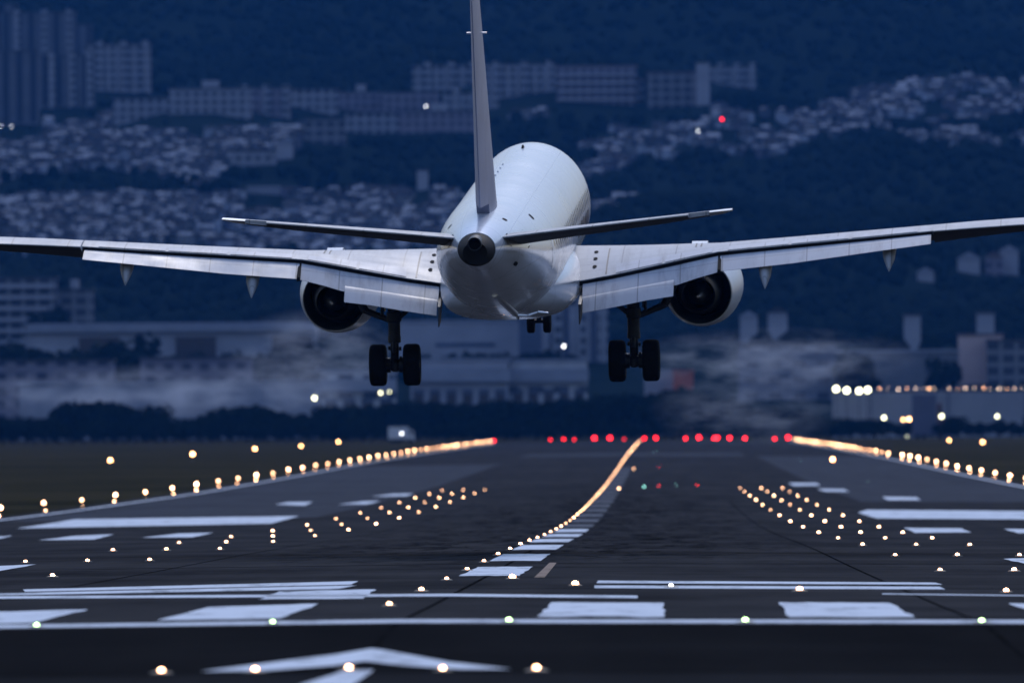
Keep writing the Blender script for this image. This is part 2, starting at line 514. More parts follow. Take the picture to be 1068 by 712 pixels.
mark('runway_marking', [(310, 716), (361, 699.5), (390, 699.5), (366, 716)], W, 'white shaft of the painted arrow')
aim = [([(17, 551), (78, 541.5), (312, 538), (282, 546)], 'large white aiming bar on the left'),
       ([(895, 534.5), (904, 531.5), (1120, 533.3), (1135, 542), (914, 540.5)], 'large white aiming bar on the right'),
       ([(40, 563.3), (78, 558.8), (119, 557), (98, 562.6)], 'small white bar below the left aiming bar'),
       ([(148, 560.6), (185, 556.4), (223, 555.4), (200, 560.4)], 'second small white bar below the left aiming bar'),
       ([(-30, 561.5), (13, 558.5), (-2, 562.2), (-40, 565)], 'small white bar at the left edge, upper'),
       ([(-40, 592), (38, 588.6), (-10, 597.5), (-70, 600)], 'white bar tip at the left edge'),
       ([(943, 550.4), (1002, 550.8), (1013, 555.2), (954, 555.6)], 'small white bar below the right aiming bar'),
       ([(1047, 551.5), (1110, 552), (1122, 556.5), (1062, 556)], 'second small white bar below the right aiming bar'),
       ([(1046, 583), (1110, 580.5), (1130, 590), (1085, 591)], 'white bar tip at the right edge'),
       ([(287, 526), (300, 523.6), (326, 523.2), (318, 527)], 'distant white dash above the left aiming bar'),
       ([(352, 526), (380, 522.6), (397, 522.2), (384, 525.6)], 'distant white dash among the left touchdown lights'),
       ([(387, 517.6), (410, 515), (432, 514.6), (424, 517.2)], 'farther white dash among the left touchdown lights'),
       ([(920, 518), (956, 518.4), (960, 521.4), (926, 521.4)], 'distant white dash above the right aiming bar'),
       ([(822, 503.4), (852, 503.6), (856, 506.2), (828, 506.6)], 'farthest white dash beside the right touchdown lights'),
       ([(852, 509.6), (880, 510), (886, 512.6), (860, 512.4)], 'white dash beyond the right touchdown lights')]
for p, l in aim: mark('runway_marking', p, W, l, ragged=True)
mark('tan_marking', [(557, 602.5), (573, 587), (580.5, 587), (568, 602.5)], M['tan_mark'], 'short faded tan stripe beside the centreline')
words = ['nearest', 'second', 'third', 'fourth', 'fifth', 'sixth', 'seventh', 'eighth', 'ninth', 'tenth']
k = 0
Y = 299.0
while Y < 1500:
    mark('centreline_stripe', None, W if k < 6 else M['worn_mark'], 'white centreline stripe of the runway', world_pts=[(-.55, Y), (.62, Y), (.62, Y + 31), (-.55, Y + 31)], ragged=True)
    Y += 53.5; k += 1
for s in (-1, 1):
    mark('edge_line', None, W, 'thin white edge line along the %s side of the runway' % ('left' if s < 0 else 'right'),
         world_pts=[(s * 29.5, 300), (s * 30.0, 300), (s * 30.0, 3150), (s * 29.5, 3150)])
# pavement joints
for x0, w_, l in ((.0, .035, 'dark joint along the runway centre'), (7.4, .03, 'dark joint right of the centre'), (-7.4, .03, 'dark joint left of the centre')):
    mark('pavement_joint', None, M['joint'], l, .010, world_pts=[(x0 - w_, 100), (x0 + w_, 100), (x0 + w_, 900), (x0 - w_, 900)])
for Y, w_ in ((263, .6), (342, .8), (165, .35)):
    mark('pavement_joint', None, M['joint'], 'dark joint across the runway', .011, world_pts=[(-31, Y), (31, Y), (31, Y + w_), (-31, Y + w_)])

# ------------------------------------------------------------------ runway lamps
def inset(name, lm, rad=.075):
    o = MB().lathe((0, 0, 0), 'z', [(0, .12), (.016, .115), (.03, rad * 1.15)], 16).build(name, M['lamp_body'], None, True)
    MB().lathe((0, 0, 0), 'z', [(.026, rad * .8), (.03 + rad * .2, rad * 1.1), (.03 + rad * .5, rad * 1.1), (.03 + rad * .8, rad * .85), (.03 + rad * 1.0, rad * .5), (.03 + rad * 1.08, rad * .1)], 12).build('lens', lm, o, True, 80)
    return o
def raised(name, lm, rad=.11, h=.42):
    o = MB().lathe((0, 0, 0), 'z', [(0, .14), (.03, .13), (.04, .045), (h - rad, .05), (h - rad * .8, rad * .9)], 12).build(name, M['lamp_body'], None, True)
    MB().lathe((0, 0, h), 'z', [(-rad * .8, rad * .8), (-rad * .3, rad), (rad * .4, rad * .95), (rad * .9, rad * .55), (rad * 1.1, rad * .08)], 12).build('lens', lm, o, True, 80)
    return o
PROTO = {}
def put(proto, p, label, group, cat='runway light', tilt=None):
    if proto not in PROTO: PROTO[proto] = [BUILD[proto](), False]
    o, used = PROTO[proto]
    if used: o = copy_tree(o)
    PROTO[proto][1] = True
    o.location = (p[0], p[1], float(ground_z(p[0], p[1])) + .006)
    o.rotation_euler = (0, 0, random.uniform(0, 6.28))
    k_ = random.uniform(.72, 1.3) if proto in ('end', 'end_small') else random.uniform(.88, 1.12)
    o.scale = (k_, k_, k_)
    if proto in ('touchdown', 'centre', 'edge'):
        lm = random.choice(('lamp_warm', 'lamp_warm', 'lamp_warm_b', 'lamp_warm_c'))
        for ch in o.children:
            ch.material_slots[0].link = 'OBJECT'; ch.material_slots[0].material = M[lm]
    return tag(o, label, cat, group)
BUILD = {
    'approach': lambda: inset('approach_light', M['lamp_near'], .026),
    'threshold': lambda: inset('threshold_light', M['lamp_green'], .028),
    'touchdown': lambda: inset('touchdown_light', M['lamp_warm'], .040),
    'centre': lambda: inset('centreline_light', M['lamp_warm'], .036),
    'edge': lambda: edge_fixture(),
    'end': lambda: raised('runway_end_light', M['lamp_red'], .25, .6),
    'end_small': lambda: raised('runway_end_light', M['lamp_red'], .12, .5),
    'amber': lambda: raised('taxiway_lamp', M['lamp_amber'], .17, .7),
    'teal_dim': lambda: inset('taxi_guide_light', M['lamp_teal'], .017),
    'red_dim': lambda: inset('taxi_guide_light', M['lamp_red'], .028),
    'teal': lambda: inset('taxi_guide_light', M['lamp_teal'], .045),
    'redin': lambda: inset('taxi_guide_light', M['lamp_red'], .045),
    'white': lambda: inset('taxi_guide_light', M['lamp_white'], .03),
    'warmin': lambda: inset('taxi_guide_light', M['lamp_warm'], .05),
}
def edge_fixture():
    o = raised('edge_light', M['lamp_warm'], .10, .50)
    MB().lathe((0, -.1, .1), 'z', [(-.045, .03), (-.02, .05), (.02, .05), (.045, .03)], 12).build('mirage_glow', M['lamp_warm'], o, True, 80)  # glowing ring added as the lamp's mirage reflection, not a second lamp
    return o

ordw = ['first', 'second', 'third', 'fourth', 'fifth', 'sixth', 'seventh', 'eighth', 'ninth', 'tenth', 'eleventh', 'twelfth', 'thirteenth', 'fourteenth', 'fifteenth', 'sixteenth', 'seventeenth', 'eighteenth', 'nineteenth']
tens = {2: ('twenty', 'twentieth'), 3: ('thirty', 'thirtieth'), 4: ('forty', 'fortieth'), 5: ('fifty', 'fiftieth'), 6: ('sixty', 'sixtieth'), 7: ('seventy', 'seventieth'), 8: ('eighty', 'eightieth'), 9: ('ninety', 'ninetieth')}
def nth(i):
    if i <= 19: return ordw[i - 1]
    t, u = divmod(i, 10)
    return tens[t][1] if u == 0 else tens[t][0] + '-' + ordw[u - 1]

pos5 = ['leftmost', 'second from left', 'middle', 'second from right', 'rightmost']
for i, X in enumerate((-2, -1, 0, 1, 2)):
    put('approach', (X * 1.0, 165.5), 'warm white approach light in the nearest row, %s of five' % pos5[i], 'approach lights nearest the camera')
for i, X in enumerate((-4.6, -1.6, 1.4, 4.4, 7.4)):
    put('threshold', (X, 197.2), 'pale green threshold light on the long white line, %s of five' % pos5[i], 'green threshold lights on the white line')
for s in (-1, 1):
    for k in range(15):
        for j, off in enumerate((9.0, 10.5, 12.0)):
            Y = 255 + 60 * k
            P = (s * off, Y, float(ground_z(s * off, Y)))
            if not -20 < project(P)[0] < 1088: continue
            put('touchdown', P, 'warm touchdown light, %s lamp of the %s bar counted from the camera on the %s' %
                (('inner', 'middle', 'outer')[j], nth(k + 1), 'left' if s < 0 else 'right'), 'touchdown zone lights')
Y, k = 226.0, 1
while Y < 3190:
    put('centre', (-.62, Y), 'warm white inset centreline light, %s from the camera' % nth(k) if k < 100 else 'warm white inset centreline light, last before the red lights', 'runway centreline lights')
    Y += 30.5; k += 1
k = 1
Y = 806.0
while Y < 3180:
    put('edge', (-30.9, Y), 'bright warm runway edge light on the left, %s from the camera' % nth(k), 'left runway edge lights'); Y += 57; k += 1
k = 1
Y = 1168.0
while Y < 3180:
    if not 1775 < Y < 1860:
        put('edge', (30.9, Y), 'bright warm runway edge light on the right, %s from the camera' % nth(k), 'right runway edge lights'); k += 1
    Y += 54
k = 1
for px, sz in ((515, 'end'), (574, 'end_small'), (588, 'end_small'), (620, 'end'), (636, 'end'), (651, 'end_small'), (672, 'end'), (684, 'end'), (715, 'end'), (729, 'end'),
               (745, 'end'), (748, 'end'), (761, 'end'), (777, 'end'), (808, 'end'), (822, 'end'), (599, 'end_small')):
    p = at(px, 458, 3205)
    put(sz, (p[0], 3205 + random.uniform(-3, 3)), 'red runway end light, %s from left in the far red row' % nth(1 + sorted([515, 574, 588, 599, 620, 636, 651, 672, 684, 715, 729, 745, 748, 761, 777, 808, 822]).index(px)), 'red lights at the far runway end')
for kd, px, py, l in (('teal', 671.7, 508, 'bright teal guide light right of the centreline'), ('red_dim', 687, 507, 'small red guide light beside the teal one'),
                      ('teal_dim', 683, 472, 'faint green guide light near the far centreline end'), ('red_dim', 688, 486, 'red guide light above the teal one'),
                      ('warmin', 661, 489, 'warm lamp close to the right of the far centreline'), ('warmin', 645.6, 510, 'warm lamp just right of the centreline bend'),
                      ('teal_dim', 704.5, 506, 'dim green guide light right of the red one'), ('red_dim', 727, 506, 'dim red guide light in mid runway'),
                      ('teal_dim', 905.6, 502, 'green guide light above the right aiming bar'), ('amber', 868.5, 486, 'orange lamp right of the touchdown lights'),
                      ('teal_dim', 835, 479, 'dim green light left of the right edge lights'), ('warmin', 534.5, 604, 'yellowish lamp touching the nearest centreline stripe'),
                      ('warmin', 600, 611, 'warm lamp left of the two thin white strokes'), ('white', 700, 613, 'tiny white lamp on the lower thin stroke'),
                      ('touchdown', 834, 617, 'tiny warm lamp below the two thin strokes')):
    put(kd, ground_at(px, py), l, None, 'guide light')
for i, (px, py, l) in enumerate(((115, 486, 'amber lamp on the dark grass at far left, the largest'), (201, 480, 'amber lamp on the grass, second from the left'), (266, 473, 'amber lamp on the grass, third from the left'),
                 (314, 469, 'amber lamp on the grass, fourth from the left'), (353, 464.5, 'amber lamp on the grass, farthest on the left side'),
                 (990, 463, 'amber lamp on the right grass, the smaller one'), (1025, 466, 'amber lamp on the right grass, the larger one'))):
    put('amber', ground_at(px, py), l, 'amber lamps standing on the grass', 'taxiway lamp')

# ------------------------------------------------------------------ airliner
def frame(yaw, pt, bk):
    h = np.array([math.sin(yaw) * math.cos(pt), math.cos(yaw) * math.cos(pt), math.sin(pt)])
    rr = np.array([math.cos(yaw), -math.sin(yaw), 0]); uu = np.cross(rr, h)
    return rr * math.cos(bk) - uu * math.sin(bk), h, uu * math.cos(bk) + rr * math.sin(bk)
ax, ay, az = frame(R(2.1), R(4.7), R(-.65))
P0 = at(534, 249, 385)
jet = empty('airliner', (0, 0, 0), 'white twin engine airliner seen from behind, landing with wheels and flaps down', 'airliner')
jet.matrix_world = Matrix(((ax[0], ay[0], az[0], P0[0]), (ax[1], ay[1], az[1], P0[1]), (ax[2], ay[2], az[2], P0[2]), (0, 0, 0, 1)))

FS = [(16.3, -.55, .03, .03), (16.05, -.53, .30, .28), (15.4, -.42, .70, .68), (14.3, -.24, 1.08, 1.12), (13.0, -.08, 1.36, 1.47), (11.4, 0, 1.49, 1.66),
      (10.4, 0, 1.505, 1.675), (6, 0, 1.505, 1.675), (0, 0, 1.505, 1.675), (-3, 0, 1.505, 1.675)] + [(Y, (t + b_) / 2, w_, (t - b_) / 2) for Y, w_, t, b_ in (
      (-5, 1.50, 1.675, -1.56), (-6.5, 1.485, 1.675, -1.43), (-8, 1.45, 1.67, -1.26), (-9.5, 1.39, 1.665, -1.06), (-11, 1.30, 1.66, -.81), (-12.5, 1.18, 1.65, -.53),
      (-14, 1.03, 1.63, -.21), (-15.3, .875, 1.60, .08), (-16.4, .72, 1.56, .31), (-17.2, .60, 1.51, .46), (-18.0, .46, 1.42, .61))]
def fus_ring(Y, cz, rx_, rz_, n=56):
    return [(rx_ * math.sin(6.283185 * i / n), Y, cz + rz_ * math.cos(6.283185 * i / n)) for i in range(n)]
def fus(Y):
    ys = [s[0] for s in FS][::-1]
    return [float(np.interp(Y, ys, [s[k] for s in FS][::-1])) for k in (1, 2, 3)]
def cat_fs():                       # denser, smooth sections
    ys = np.concatenate([np.linspace(16.3, 10.4, 20), np.linspace(9, -6, 14), np.linspace(-6.5, -18.0, 26)])
    kn = np.array(FS)[::-1]
    out = []
    for Y in ys:
        j = int(np.clip(np.searchsorted(kn[:, 0], Y) - 1, 0, len(kn) - 2))
        def val(k):
            x, v = kn[:, 0], kn[:, k]
            def sl_(i):
                if i == 0: return (v[1] - v[0]) / (x[1] - x[0])
                if i == len(x) - 1: return (v[-1] - v[-2]) / (x[-1] - x[-2])
                d0, d1 = (v[i] - v[i - 1]) / (x[i] - x[i - 1]), (v[i + 1] - v[i]) / (x[i + 1] - x[i])
                return 0 if d0 * d1 <= 0 else 2 * d0 * d1 / (d0 + d1)
            h = x[j + 1] - x[j]; t = (Y - x[j]) / h
            return (2*t**3 - 3*t**2 + 1) * v[j] + (t**3 - 2*t**2 + t) * h * sl_(j) + (-2*t**3 + 3*t**2) * v[j + 1] + (t**3 - t**2) * h * sl_(j + 1)
        out.append((Y, val(1), val(2), val(3)))
    return out
fuse = MB().loft([fus_ring(*s) for s in cat_fs()]).build('fuselage', M['fuselage_skin'], jet, True, 50)

def on_fus(Y, ang, out=0.0):        # ang from the top, clockwise seen from behind
    cz, a, b = fus(Y)
    n = Vector((math.sin(ang) / a, 0, math.cos(ang) / b)).normalized()
    return Vector((a * math.sin(ang), Y, cz + b * math.cos(ang))) + n * out, n
def skin_patch(name, Y0, Y1, a0, a1, m, parent, out=.006, ny=3, na=4, rnd=True):
    vs, fs = [], []
    for i in range(ny + 1):
        for j in range(na + 1):
            u, v = i / ny * 2 - 1, j / na * 2 - 1
            if rnd and abs(u) == 1 and abs(v) == 1: u, v = u * .72, v * .85
            vs.append(on_fus((Y0 + Y1) / 2 + u * (Y1 - Y0) / 2, (a0 + a1) / 2 + v * (a1 - a0) / 2, out)[0])
    for i in range(ny):
        for j in range(na):
            q = i * (na + 1) + j
            fs.append((q, q + 1, q + na + 2, q + na + 1))
    return MB().add(vs, fs).build(name, m, parent, True)
for s in (-1, 1):
    for k in range(25):
        if 8 <= k <= 9: pass
        Y = 10.6 - k * .79
        skin_patch('window', Y - .13, Y + .13, s * R(72), s * R(84), M['window'], fuse)
    skin_patch('door', -9.1, -8.3, s * R(66), s * R(106), plain('door_outline_paint', (.62, .63, .66), .3, 0, .03, 2, .4), fuse, .008)
for s in (-1, 1):
    for Y0, Y1 in ((3.6, 4.7), (5.0, 5.9), (6.2, 7.3), (7.7, 8.4), (8.7, 9.9)):
        skin_patch('livery_block', Y0, Y1, s * R(88), s * R(100), plain('livery_navy_paint', (.03, .04, .09), .35, 0, .1, 1, .1, .3) if 'livery_navy_paint' not in bpy.data.materials else bpy.data.materials['livery_navy_paint'], fuse, .008)
# row of small blade fairings and vents on the crown
for k in range(8):
    Y = -6.2 + k * 1.35
    p, n = on_fus(Y, R(-13))
    MB().loft([[p + Vector((-.03, -.09, -.02)), p + Vector((.03, -.09, -.02)), p + Vector((.03, .09, -.02)), p + Vector((-.03, .09, -.02))],
               [p + Vector((-.012, -.08, .03)), p + Vector((.012, -.08, .03)), p + Vector((.012, .03, .03)), p + Vector((-.012, .03, .03))]]).build('crown_blade', M['white_paint'], fuse)
p, n = on_fus(9.2, R(-4))
MB().loft([[p + Vector((-.04, -.25, -.03)), p + Vector((.04, -.25, -.03)), p + Vector((.04, .25, -.03)), p + Vector((-.04, .25, -.03))],
           [p + Vector((-.015, -.25, .07)), p + Vector((.015, -.25, .07)), p + Vector((.015, .05, .07)), p + Vector((-.015, .05, .07))]]).build('antenna', M['dark_metal'], fuse)
for Y, a, w_ in ((-14.6, 33, .16), (-10.5, 47, .16), (-13.6, -52, .16), (-15.6, -62, .2), (-15.2, 118, .25)):
    skin_patch('vent', Y - w_, Y + w_, R(a - 4), R(a + 4), M['black'], fuse, .007)
# oval root pockets that let the tailplane swivel
for s in (-1, 1):
    skin_patch('tailplane_root_panel', -16.6, -13.6, s * R(58), s * R(88), M['bare_metal'], fuse, .012, 8, 6)
# belly fairing
def sup(Y, cx, cz, a, b, e=2.8, n=40):
    out = []
    for i in range(n):
        t = 6.283185 * i / n
        c, s_ = math.cos(t), math.sin(t)
        out.append((cx + a * math.copysign(abs(s_) ** (2 / e), s_), Y, cz + b * math.copysign(abs(c) ** (2 / e), c)))
    return out
MB().loft([sup(Y, 0, cz, a, b) for Y, cz, a, b in ((6.6, -1.2, .5, .3), (5.8, -1.15, 1.1, .58), (4.6, -1.1, 1.48, .76), (3, -1.06, 1.66, .86), (0, -1.03, 1.7, .87), (-2.4, -1.0, 1.68, .82),
          (-3.8, -.97, 1.58, .76), (-5.2, -.93, 1.4, .66), (-6.6, -.86, 1.1, .5), (-7.8, -.78, .6, .3))]).build('belly_fairing', M['fuselage_skin'], jet, True, 60)
# long pale drain pipe and its fittings under the aft belly
dr = MB().tube((.16, -12.9, -.42), (.44, -8.6, -1.22), .075, .08).build('drain_mast', M['bare_metal'], jet, True)
MB().tube((.44, -8.6, -1.2), (.5, -8.3, -1.36), .035).build('fitting', M['bare_metal'], dr, True)
for a, b in (((.46, -8.5, -1.27), (.72, -8.2, -1.30)), ((.72, -8.2, -1.30), (.95, -8.0, -1.24)), ((.95, -8.0, -1.24), (1.2, -7.8, -1.28))):
    MB().tube(a, b, .045, .03, 8).build('fitting', M['bare_metal'], dr, True)

# tail cone and exhaust
tc = MB().loft([fus_ring(Y, c, a, b, 40) for Y, c, a, b in ((-17.98, 1.012, .452, .397), (-18.3, 1.0, .41, .36), (-18.6, .99, .35, .31), (-18.75, .985, .29, .26))]).build('tail_cone', M['dark_metal'], jet, True)
MB().lathe((0, 0, 1.21), 'y', [(-18.3, .12), (-18.3, .18), (-18.95, .165), (-18.95, .145), (-18.55, .135)], 24, False).build('exhaust_pipe', M['gear_steel'], tc, True)
MB().lathe((0, 0, 1.21), 'y', [(-18.6, .14), (-18.59, .02)], 20).build('exhaust_core', M['black'], tc)

NA = [0, .01, .03, .07, .14, .25, .4, .55, .7, .85, 1]
def naca(s_): return (2.969 * math.sqrt(s_) - 1.26 * s_ - 3.516 * s_**2 + 2.843 * s_**3 - 1.036 * s_**4)   # peaks about 1.0
def section(yl, yt, zt, zc, t, te=.02, upto=1.0, fro=0.0):
    # yl/yt leading and trailing edge, zt trailing edge height, zc crest height at 30 percent, t thickness
    zl = (zc - .5 * t - .3 * zt) / .7
    S = [fro + (upto - fro) * q for q in NA]
    up, lo = [], []
    for q in S:
        y = yl + (yt - yl) * q
        m_ = zl + (zt - zl) * q
        h = .5 * t * naca(q) + te * .5 * q
        up.append((y, m_ + h)); lo.append((y, m_ - h))
    return up[::-1] + lo[1:] if fro == 0 else up[::-1] + lo
def surf(stations, s, **kw):        # stations: x, yl, yt, zt, zc, t
    mb = MB()
    mb.loft([[(s * x, y, z) for y, z in section(yl, yt, zt, zc, t, **kw)] for x, yl, yt, zt, zc, t in stations])
    return mb
def shade_lower_faces(o):                    # underside shade painted in as dark grey on downward faces
    o.data.materials.append(M['grey_and_shade'])
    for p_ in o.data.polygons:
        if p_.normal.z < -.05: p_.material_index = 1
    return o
def fin_surf(stations, **kw):       # stations: z, yl, yt, thickness (upright)
    mb = MB()
    mb.loft([[(zz, y, z) for y, zz in section(yl, yt, 0, t * .5, t, **kw)] for z, yl, yt, t in stations])
    return mb

fin_st = [(1.35, -10.4, -15.75, .46), (1.9, -11.35, -15.95, .46), (3.2, -12.5, -16.4, .39), (5.2, -14.1, -17.15, .29), (7.35, -15.85, -17.95, .17)]
fin = fin_surf(fin_st, upto=.69).build('vertical_fin', M['fin_paint'], jet, True, 35)
rud_st = [(1.86, -11.3, -15.93, .46)] + fin_st[2:]
fin_surf(rud_st, fro=.70, te=.03).build('rudder', M['fin_paint'], fin, True, 35)
MB().tube((-.24, -15.6, 6.0), (.24, -15.6, 6.0), .022, .022, 8).build('antenna', M['bare_metal'], fin, True)
MB().loft([[(-.03, -8.6, 1.5), (.03, -8.6, 1.5), (.2, -12.6, 1.5), (-.2, -12.6, 1.5)], [(-.01, -8.7, 1.69), (.01, -8.7, 1.69), (.17, -12.5, 2.0), (-.17, -12.5, 2.0)]]).build('dorsal_fillet', M['white_paint'], fin, True, 30)

for s in (-1, 1):
    st = [(.42, -13.7, -16.9, 1.20, 1.13, .30), (2.2, -14.62, -17.12, 1.40, 1.345, .24), (4.4, -15.75, -17.4, 1.64, 1.60, .17), (5.5, -16.35, -17.53, 1.755, 1.74, .12)]
    tp = surf(st, s, upto=.70, te=.03).build('tailplane', [M['white_paint'] if False else M['wing_grey']], jet, True, 35)
    shade_lower_faces(tp)
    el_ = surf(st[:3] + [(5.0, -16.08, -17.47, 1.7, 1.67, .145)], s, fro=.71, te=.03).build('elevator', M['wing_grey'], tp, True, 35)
    shade_lower_faces(el_)
    tip = surf([(5.5, -16.35, -17.53, 1.755, 1.74, .12), (5.85, -16.6, -17.6, 1.79, 1.79, .1), (6.04, -16.95, -17.6, 1.81, 1.82, .05)], s).build('tip_cap', M['bare_metal'], tp, True, 35)

def LE(x): return 3.9 - .51 * (x - 1.5)
def TE(x): return -1.0 - .10 * (x - 1.5) if x < 5.1 else -1.36 - .21 * (x - 5.1)
GX = [1.5, 2.5, 3.5, 4.4, 5.14, 7, 9, 10.5, 12, 14.3]
GZ = [-1.04, -.87, -.665, -.475, -.325, -.15, .03, .175, .29, .42]
CZ = [-.45, -.41, -.355, -.31, -.275, -.105, .085, .23, .38, .54]
def gz(x): return float(np.interp(x, GX, GZ))
def cz_(x): return float(np.interp(x, GX, CZ))
def th(x): return float(np.interp(x, [1.5, 5.14, 10.5, 14.3], [.72, .5, .36, .22]))
for s in (-1, 1):
    side = 'left' if s < 0 else 'right'
    ix = [1.2, 1.8, 2.5, 3.5, 4.4, 5.14, 6, 7, 8, 9, 10.5]
    wing = surf([(x, LE(x), TE(x), gz(x) - .04, cz_(x), th(x)) for x in ix], s, te=.10).build('wing', M['wing_grey'], jet, True, 35)
    out_st = [(x, LE(x), TE(x) - .55, gz(x) + .03, cz_(x) + .02, th(x) * 1.2) for x in (10.5, 11.5, 12.5, 13.5, 14.3)]
    shade_lower_faces(wing)
    shade_lower_faces(surf(out_st, s, upto=.74, te=.02).build('outer_wing', M['wing_grey'], wing, True, 35))
    shade_lower_faces(surf(out_st, s, fro=.75, te=.025).build('aileron', M['wing_grey'], wing, True, 35))
    # winglet
    MB().loft([[(s * 14.3 + s * dx, y, z) for y, z in ((LE(14.3) - .1 - sw, zz), (LE(14.3) - .5 - sw, zz + .05), (TE(14.3) - .5 + tp_, zz), (LE(14.3) - .5 - sw, zz - .05))]
               for dx, sw, tp_, zz in ((0, 0, 0, .48), (.35, .35, -.1, .75), (.55, .8, -.35, 1.3), (.72, 1.2, -.6, 2.0))]).build('winglet', M['white_paint'], wing, True, 60)
    # dark cove behind the fixed trailing edge
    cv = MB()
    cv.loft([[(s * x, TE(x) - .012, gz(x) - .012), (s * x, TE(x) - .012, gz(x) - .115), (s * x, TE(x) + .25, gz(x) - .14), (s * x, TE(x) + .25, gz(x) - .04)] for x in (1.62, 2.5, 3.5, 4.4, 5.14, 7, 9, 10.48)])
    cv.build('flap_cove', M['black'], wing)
    def flap(name, xs, front, rear, tf, parent, m=M['flap_grey']):
        rg = []
        for x in xs:
            yf, zf = front(x); yr, zr = rear(x)
            d = Vector((yr - yf, zr - zf)); L = d.length; d /= L
            n = Vector((-d.y, d.x))
            if n.y < 0: n = -n
            pts = []
            for q, h in ((0, .0), (.02, .22), (.08, .42), (.2, .5), (.45, .38), (.75, .2), (1, .03)): pts.append((yf + d.x * L * q + n.x * tf * h, zf + d.y * L * q + n.y * tf * h))
            for q, h in ((1, -.03), (.75, -.14), (.45, -.3), (.2, -.42), (.08, -.36), (.02, -.2)): pts.append((yf + d.x * L * q + n.x * tf * h, zf + d.y * L * q + n.y * tf * h))
            rg.append([(s * x, y, z) for y, z in pts])
        return MB().loft(rg).build(name, m, parent, True, 35)
    ob = lambda x: float(np.interp(x, [5.14, 7, 9, 10.5], [-.755, -.555, -.28, -.08]))
    flap('outboard_flap', (5.2, 6, 7, 8, 9, 10.44), lambda x: (TE(x) + .1, gz(x) - .115), lambda x: (TE(x) - .8, ob(x)), .13, wing)
    mr = lambda x: float(np.interp(x, [1.6, 4.1, 5.1], [-1.44, -1.09, -.765]))
    ibf = flap('inboard_flap', (1.78, 2.5, 3.4, 4.12, 4.6, 5.18), lambda x: (TE(x) + .1, gz(x) - .12), lambda x: (TE(x) - .72, mr(x)), .15, wing)
    af = lambda x: float(np.interp(x, [1.6, 4.1], [-1.37, -.93]))
    ar = lambda x: float(np.interp(x, [1.6, 2.5, 3.5, 4.1], [-1.745, -1.59, -1.39, -1.31]))
    flap('aft_flap', (1.8, 2.6, 3.4, 4.06), lambda x: (TE(x) - .60, af(x) - .03), lambda x: (TE(x) - 1.22, ar(x)), .09, wing)
    MB().loft([[(s * 5.15, TE(5.15) + d0, z) for d0, z in ((.05, gz(5.15) - .06), (-.86, -.70), (-.86, -.80), (.05, gz(5.15) - .2))],
               [(s * 5.235, TE(5.15) + d0, z) for d0, z in ((.05, gz(5.15) - .06), (-.86, -.70), (-.86, -.80), (.05, gz(5.15) - .2))]]).build('flap_seam', M['black'], wing)
    # inboard flap end spike
    MB().loft([[(s * (1.72 + d), TE(1.7) + .2, -1.2), (s * (1.80 + d), TE(1.7) + .2, -1.2), (s * (1.80 + d), TE(1.7) + .2, -1.5), (s * (1.72 + d), TE(1.7) + .2, -1.5)] for d in (0,)] +
              [[(s * 1.70, TE(1.7) - 1.1, -1.5), (s * 1.77, TE(1.7) - 1.1, -1.5), (s * 1.77, TE(1.7) - 1.1, -1.85), (s * 1.70, TE(1.7) - 1.1, -1.85)],
               [(s * 1.72, TE(1.7) - 1.5, -1.93), (s * 1.75, TE(1.7) - 1.5, -1.93), (s * 1.75, TE(1.7) - 1.5, -1.97), (s * 1.72, TE(1.7) - 1.5, -1.97)]]).build('flap_end_plate', M['gear_steel'], wing)
    # flap track fairings
    for x, L in ((9.4, .95), (6.33, 1.1)):
        zt = ob(x)
        rg = []
        for t, w_, h, dz in ((0, .03, .03, .13), (.25, .13, .14, .02), (.55, .17, .20, -.05), (.78, .15, .22, -.17), (.92, .08, .13, -.34), (1, .015, .03, -.50)):
            Y = TE(x) + 1.2 - t * (1.2 + L)
            zc = float(np.interp(Y, [TE(x) - .8, TE(x) + .6], [zt, gz(x) - .3])) + dz
            rg.append([(s * x + w_ * math.cos(a) * (1 if math.sin(a) < 0 else 1), Y, zc + h * math.sin(a)) for a in [6.283185 * i / 14 for i in range(14)]])
        MB().loft(rg).build('flap_track_fairing', M['wing_grey'], wing, True, 60)
    # round access covers and panel line at the wing root
    def top(x, q):
        pts = section(LE(x), TE(x), gz(x) - .04, cz_(x), th(x), te=.10)[:len(NA)]
        y = LE(x) + (TE(x) - LE(x)) * q
        return float(np.interp(y, [p_[0] for p_ in pts], [p_[1] for p_ in pts])), y
    for q in (.45, .62, .79):
        x = 2.0 + .05 * q
        z, y = top(x, q); z2, y2 = top(x, q + .02); n = Vector((0, z - z2, y - y2)); 
        MB().add([(s * x + .055 * math.cos(a), y + .15 * math.sin(a), top(x, q - .15 * math.sin(a) / (LE(x) - TE(x)))[0] + .012) for a in [6.283 * i / 12 for i in range(12)]], [tuple(range(12))]).build('access_cover', M['black'], wing)
    for xx, q0, q1 in ((2.35, .35, .97), (4.55, .3, .6), (4.68, .3, .6)):
        vs, fs = [], []
        for i in range(9):
            q = q0 + (q1 - q0) * i / 8
            z, y = top(xx, q)
            vs += [(s * (xx - .018), y, top(xx - .018, q)[0] + .008), (s * (xx + .018), y, top(xx + .018, q)[0] + .008)]
        for i in range(8): fs.append((2 * i, 2 * i + 1, 2 * i + 3, 2 * i + 2))
        MB().add(vs, fs).build('panel_line', M['gear_steel'], wing)
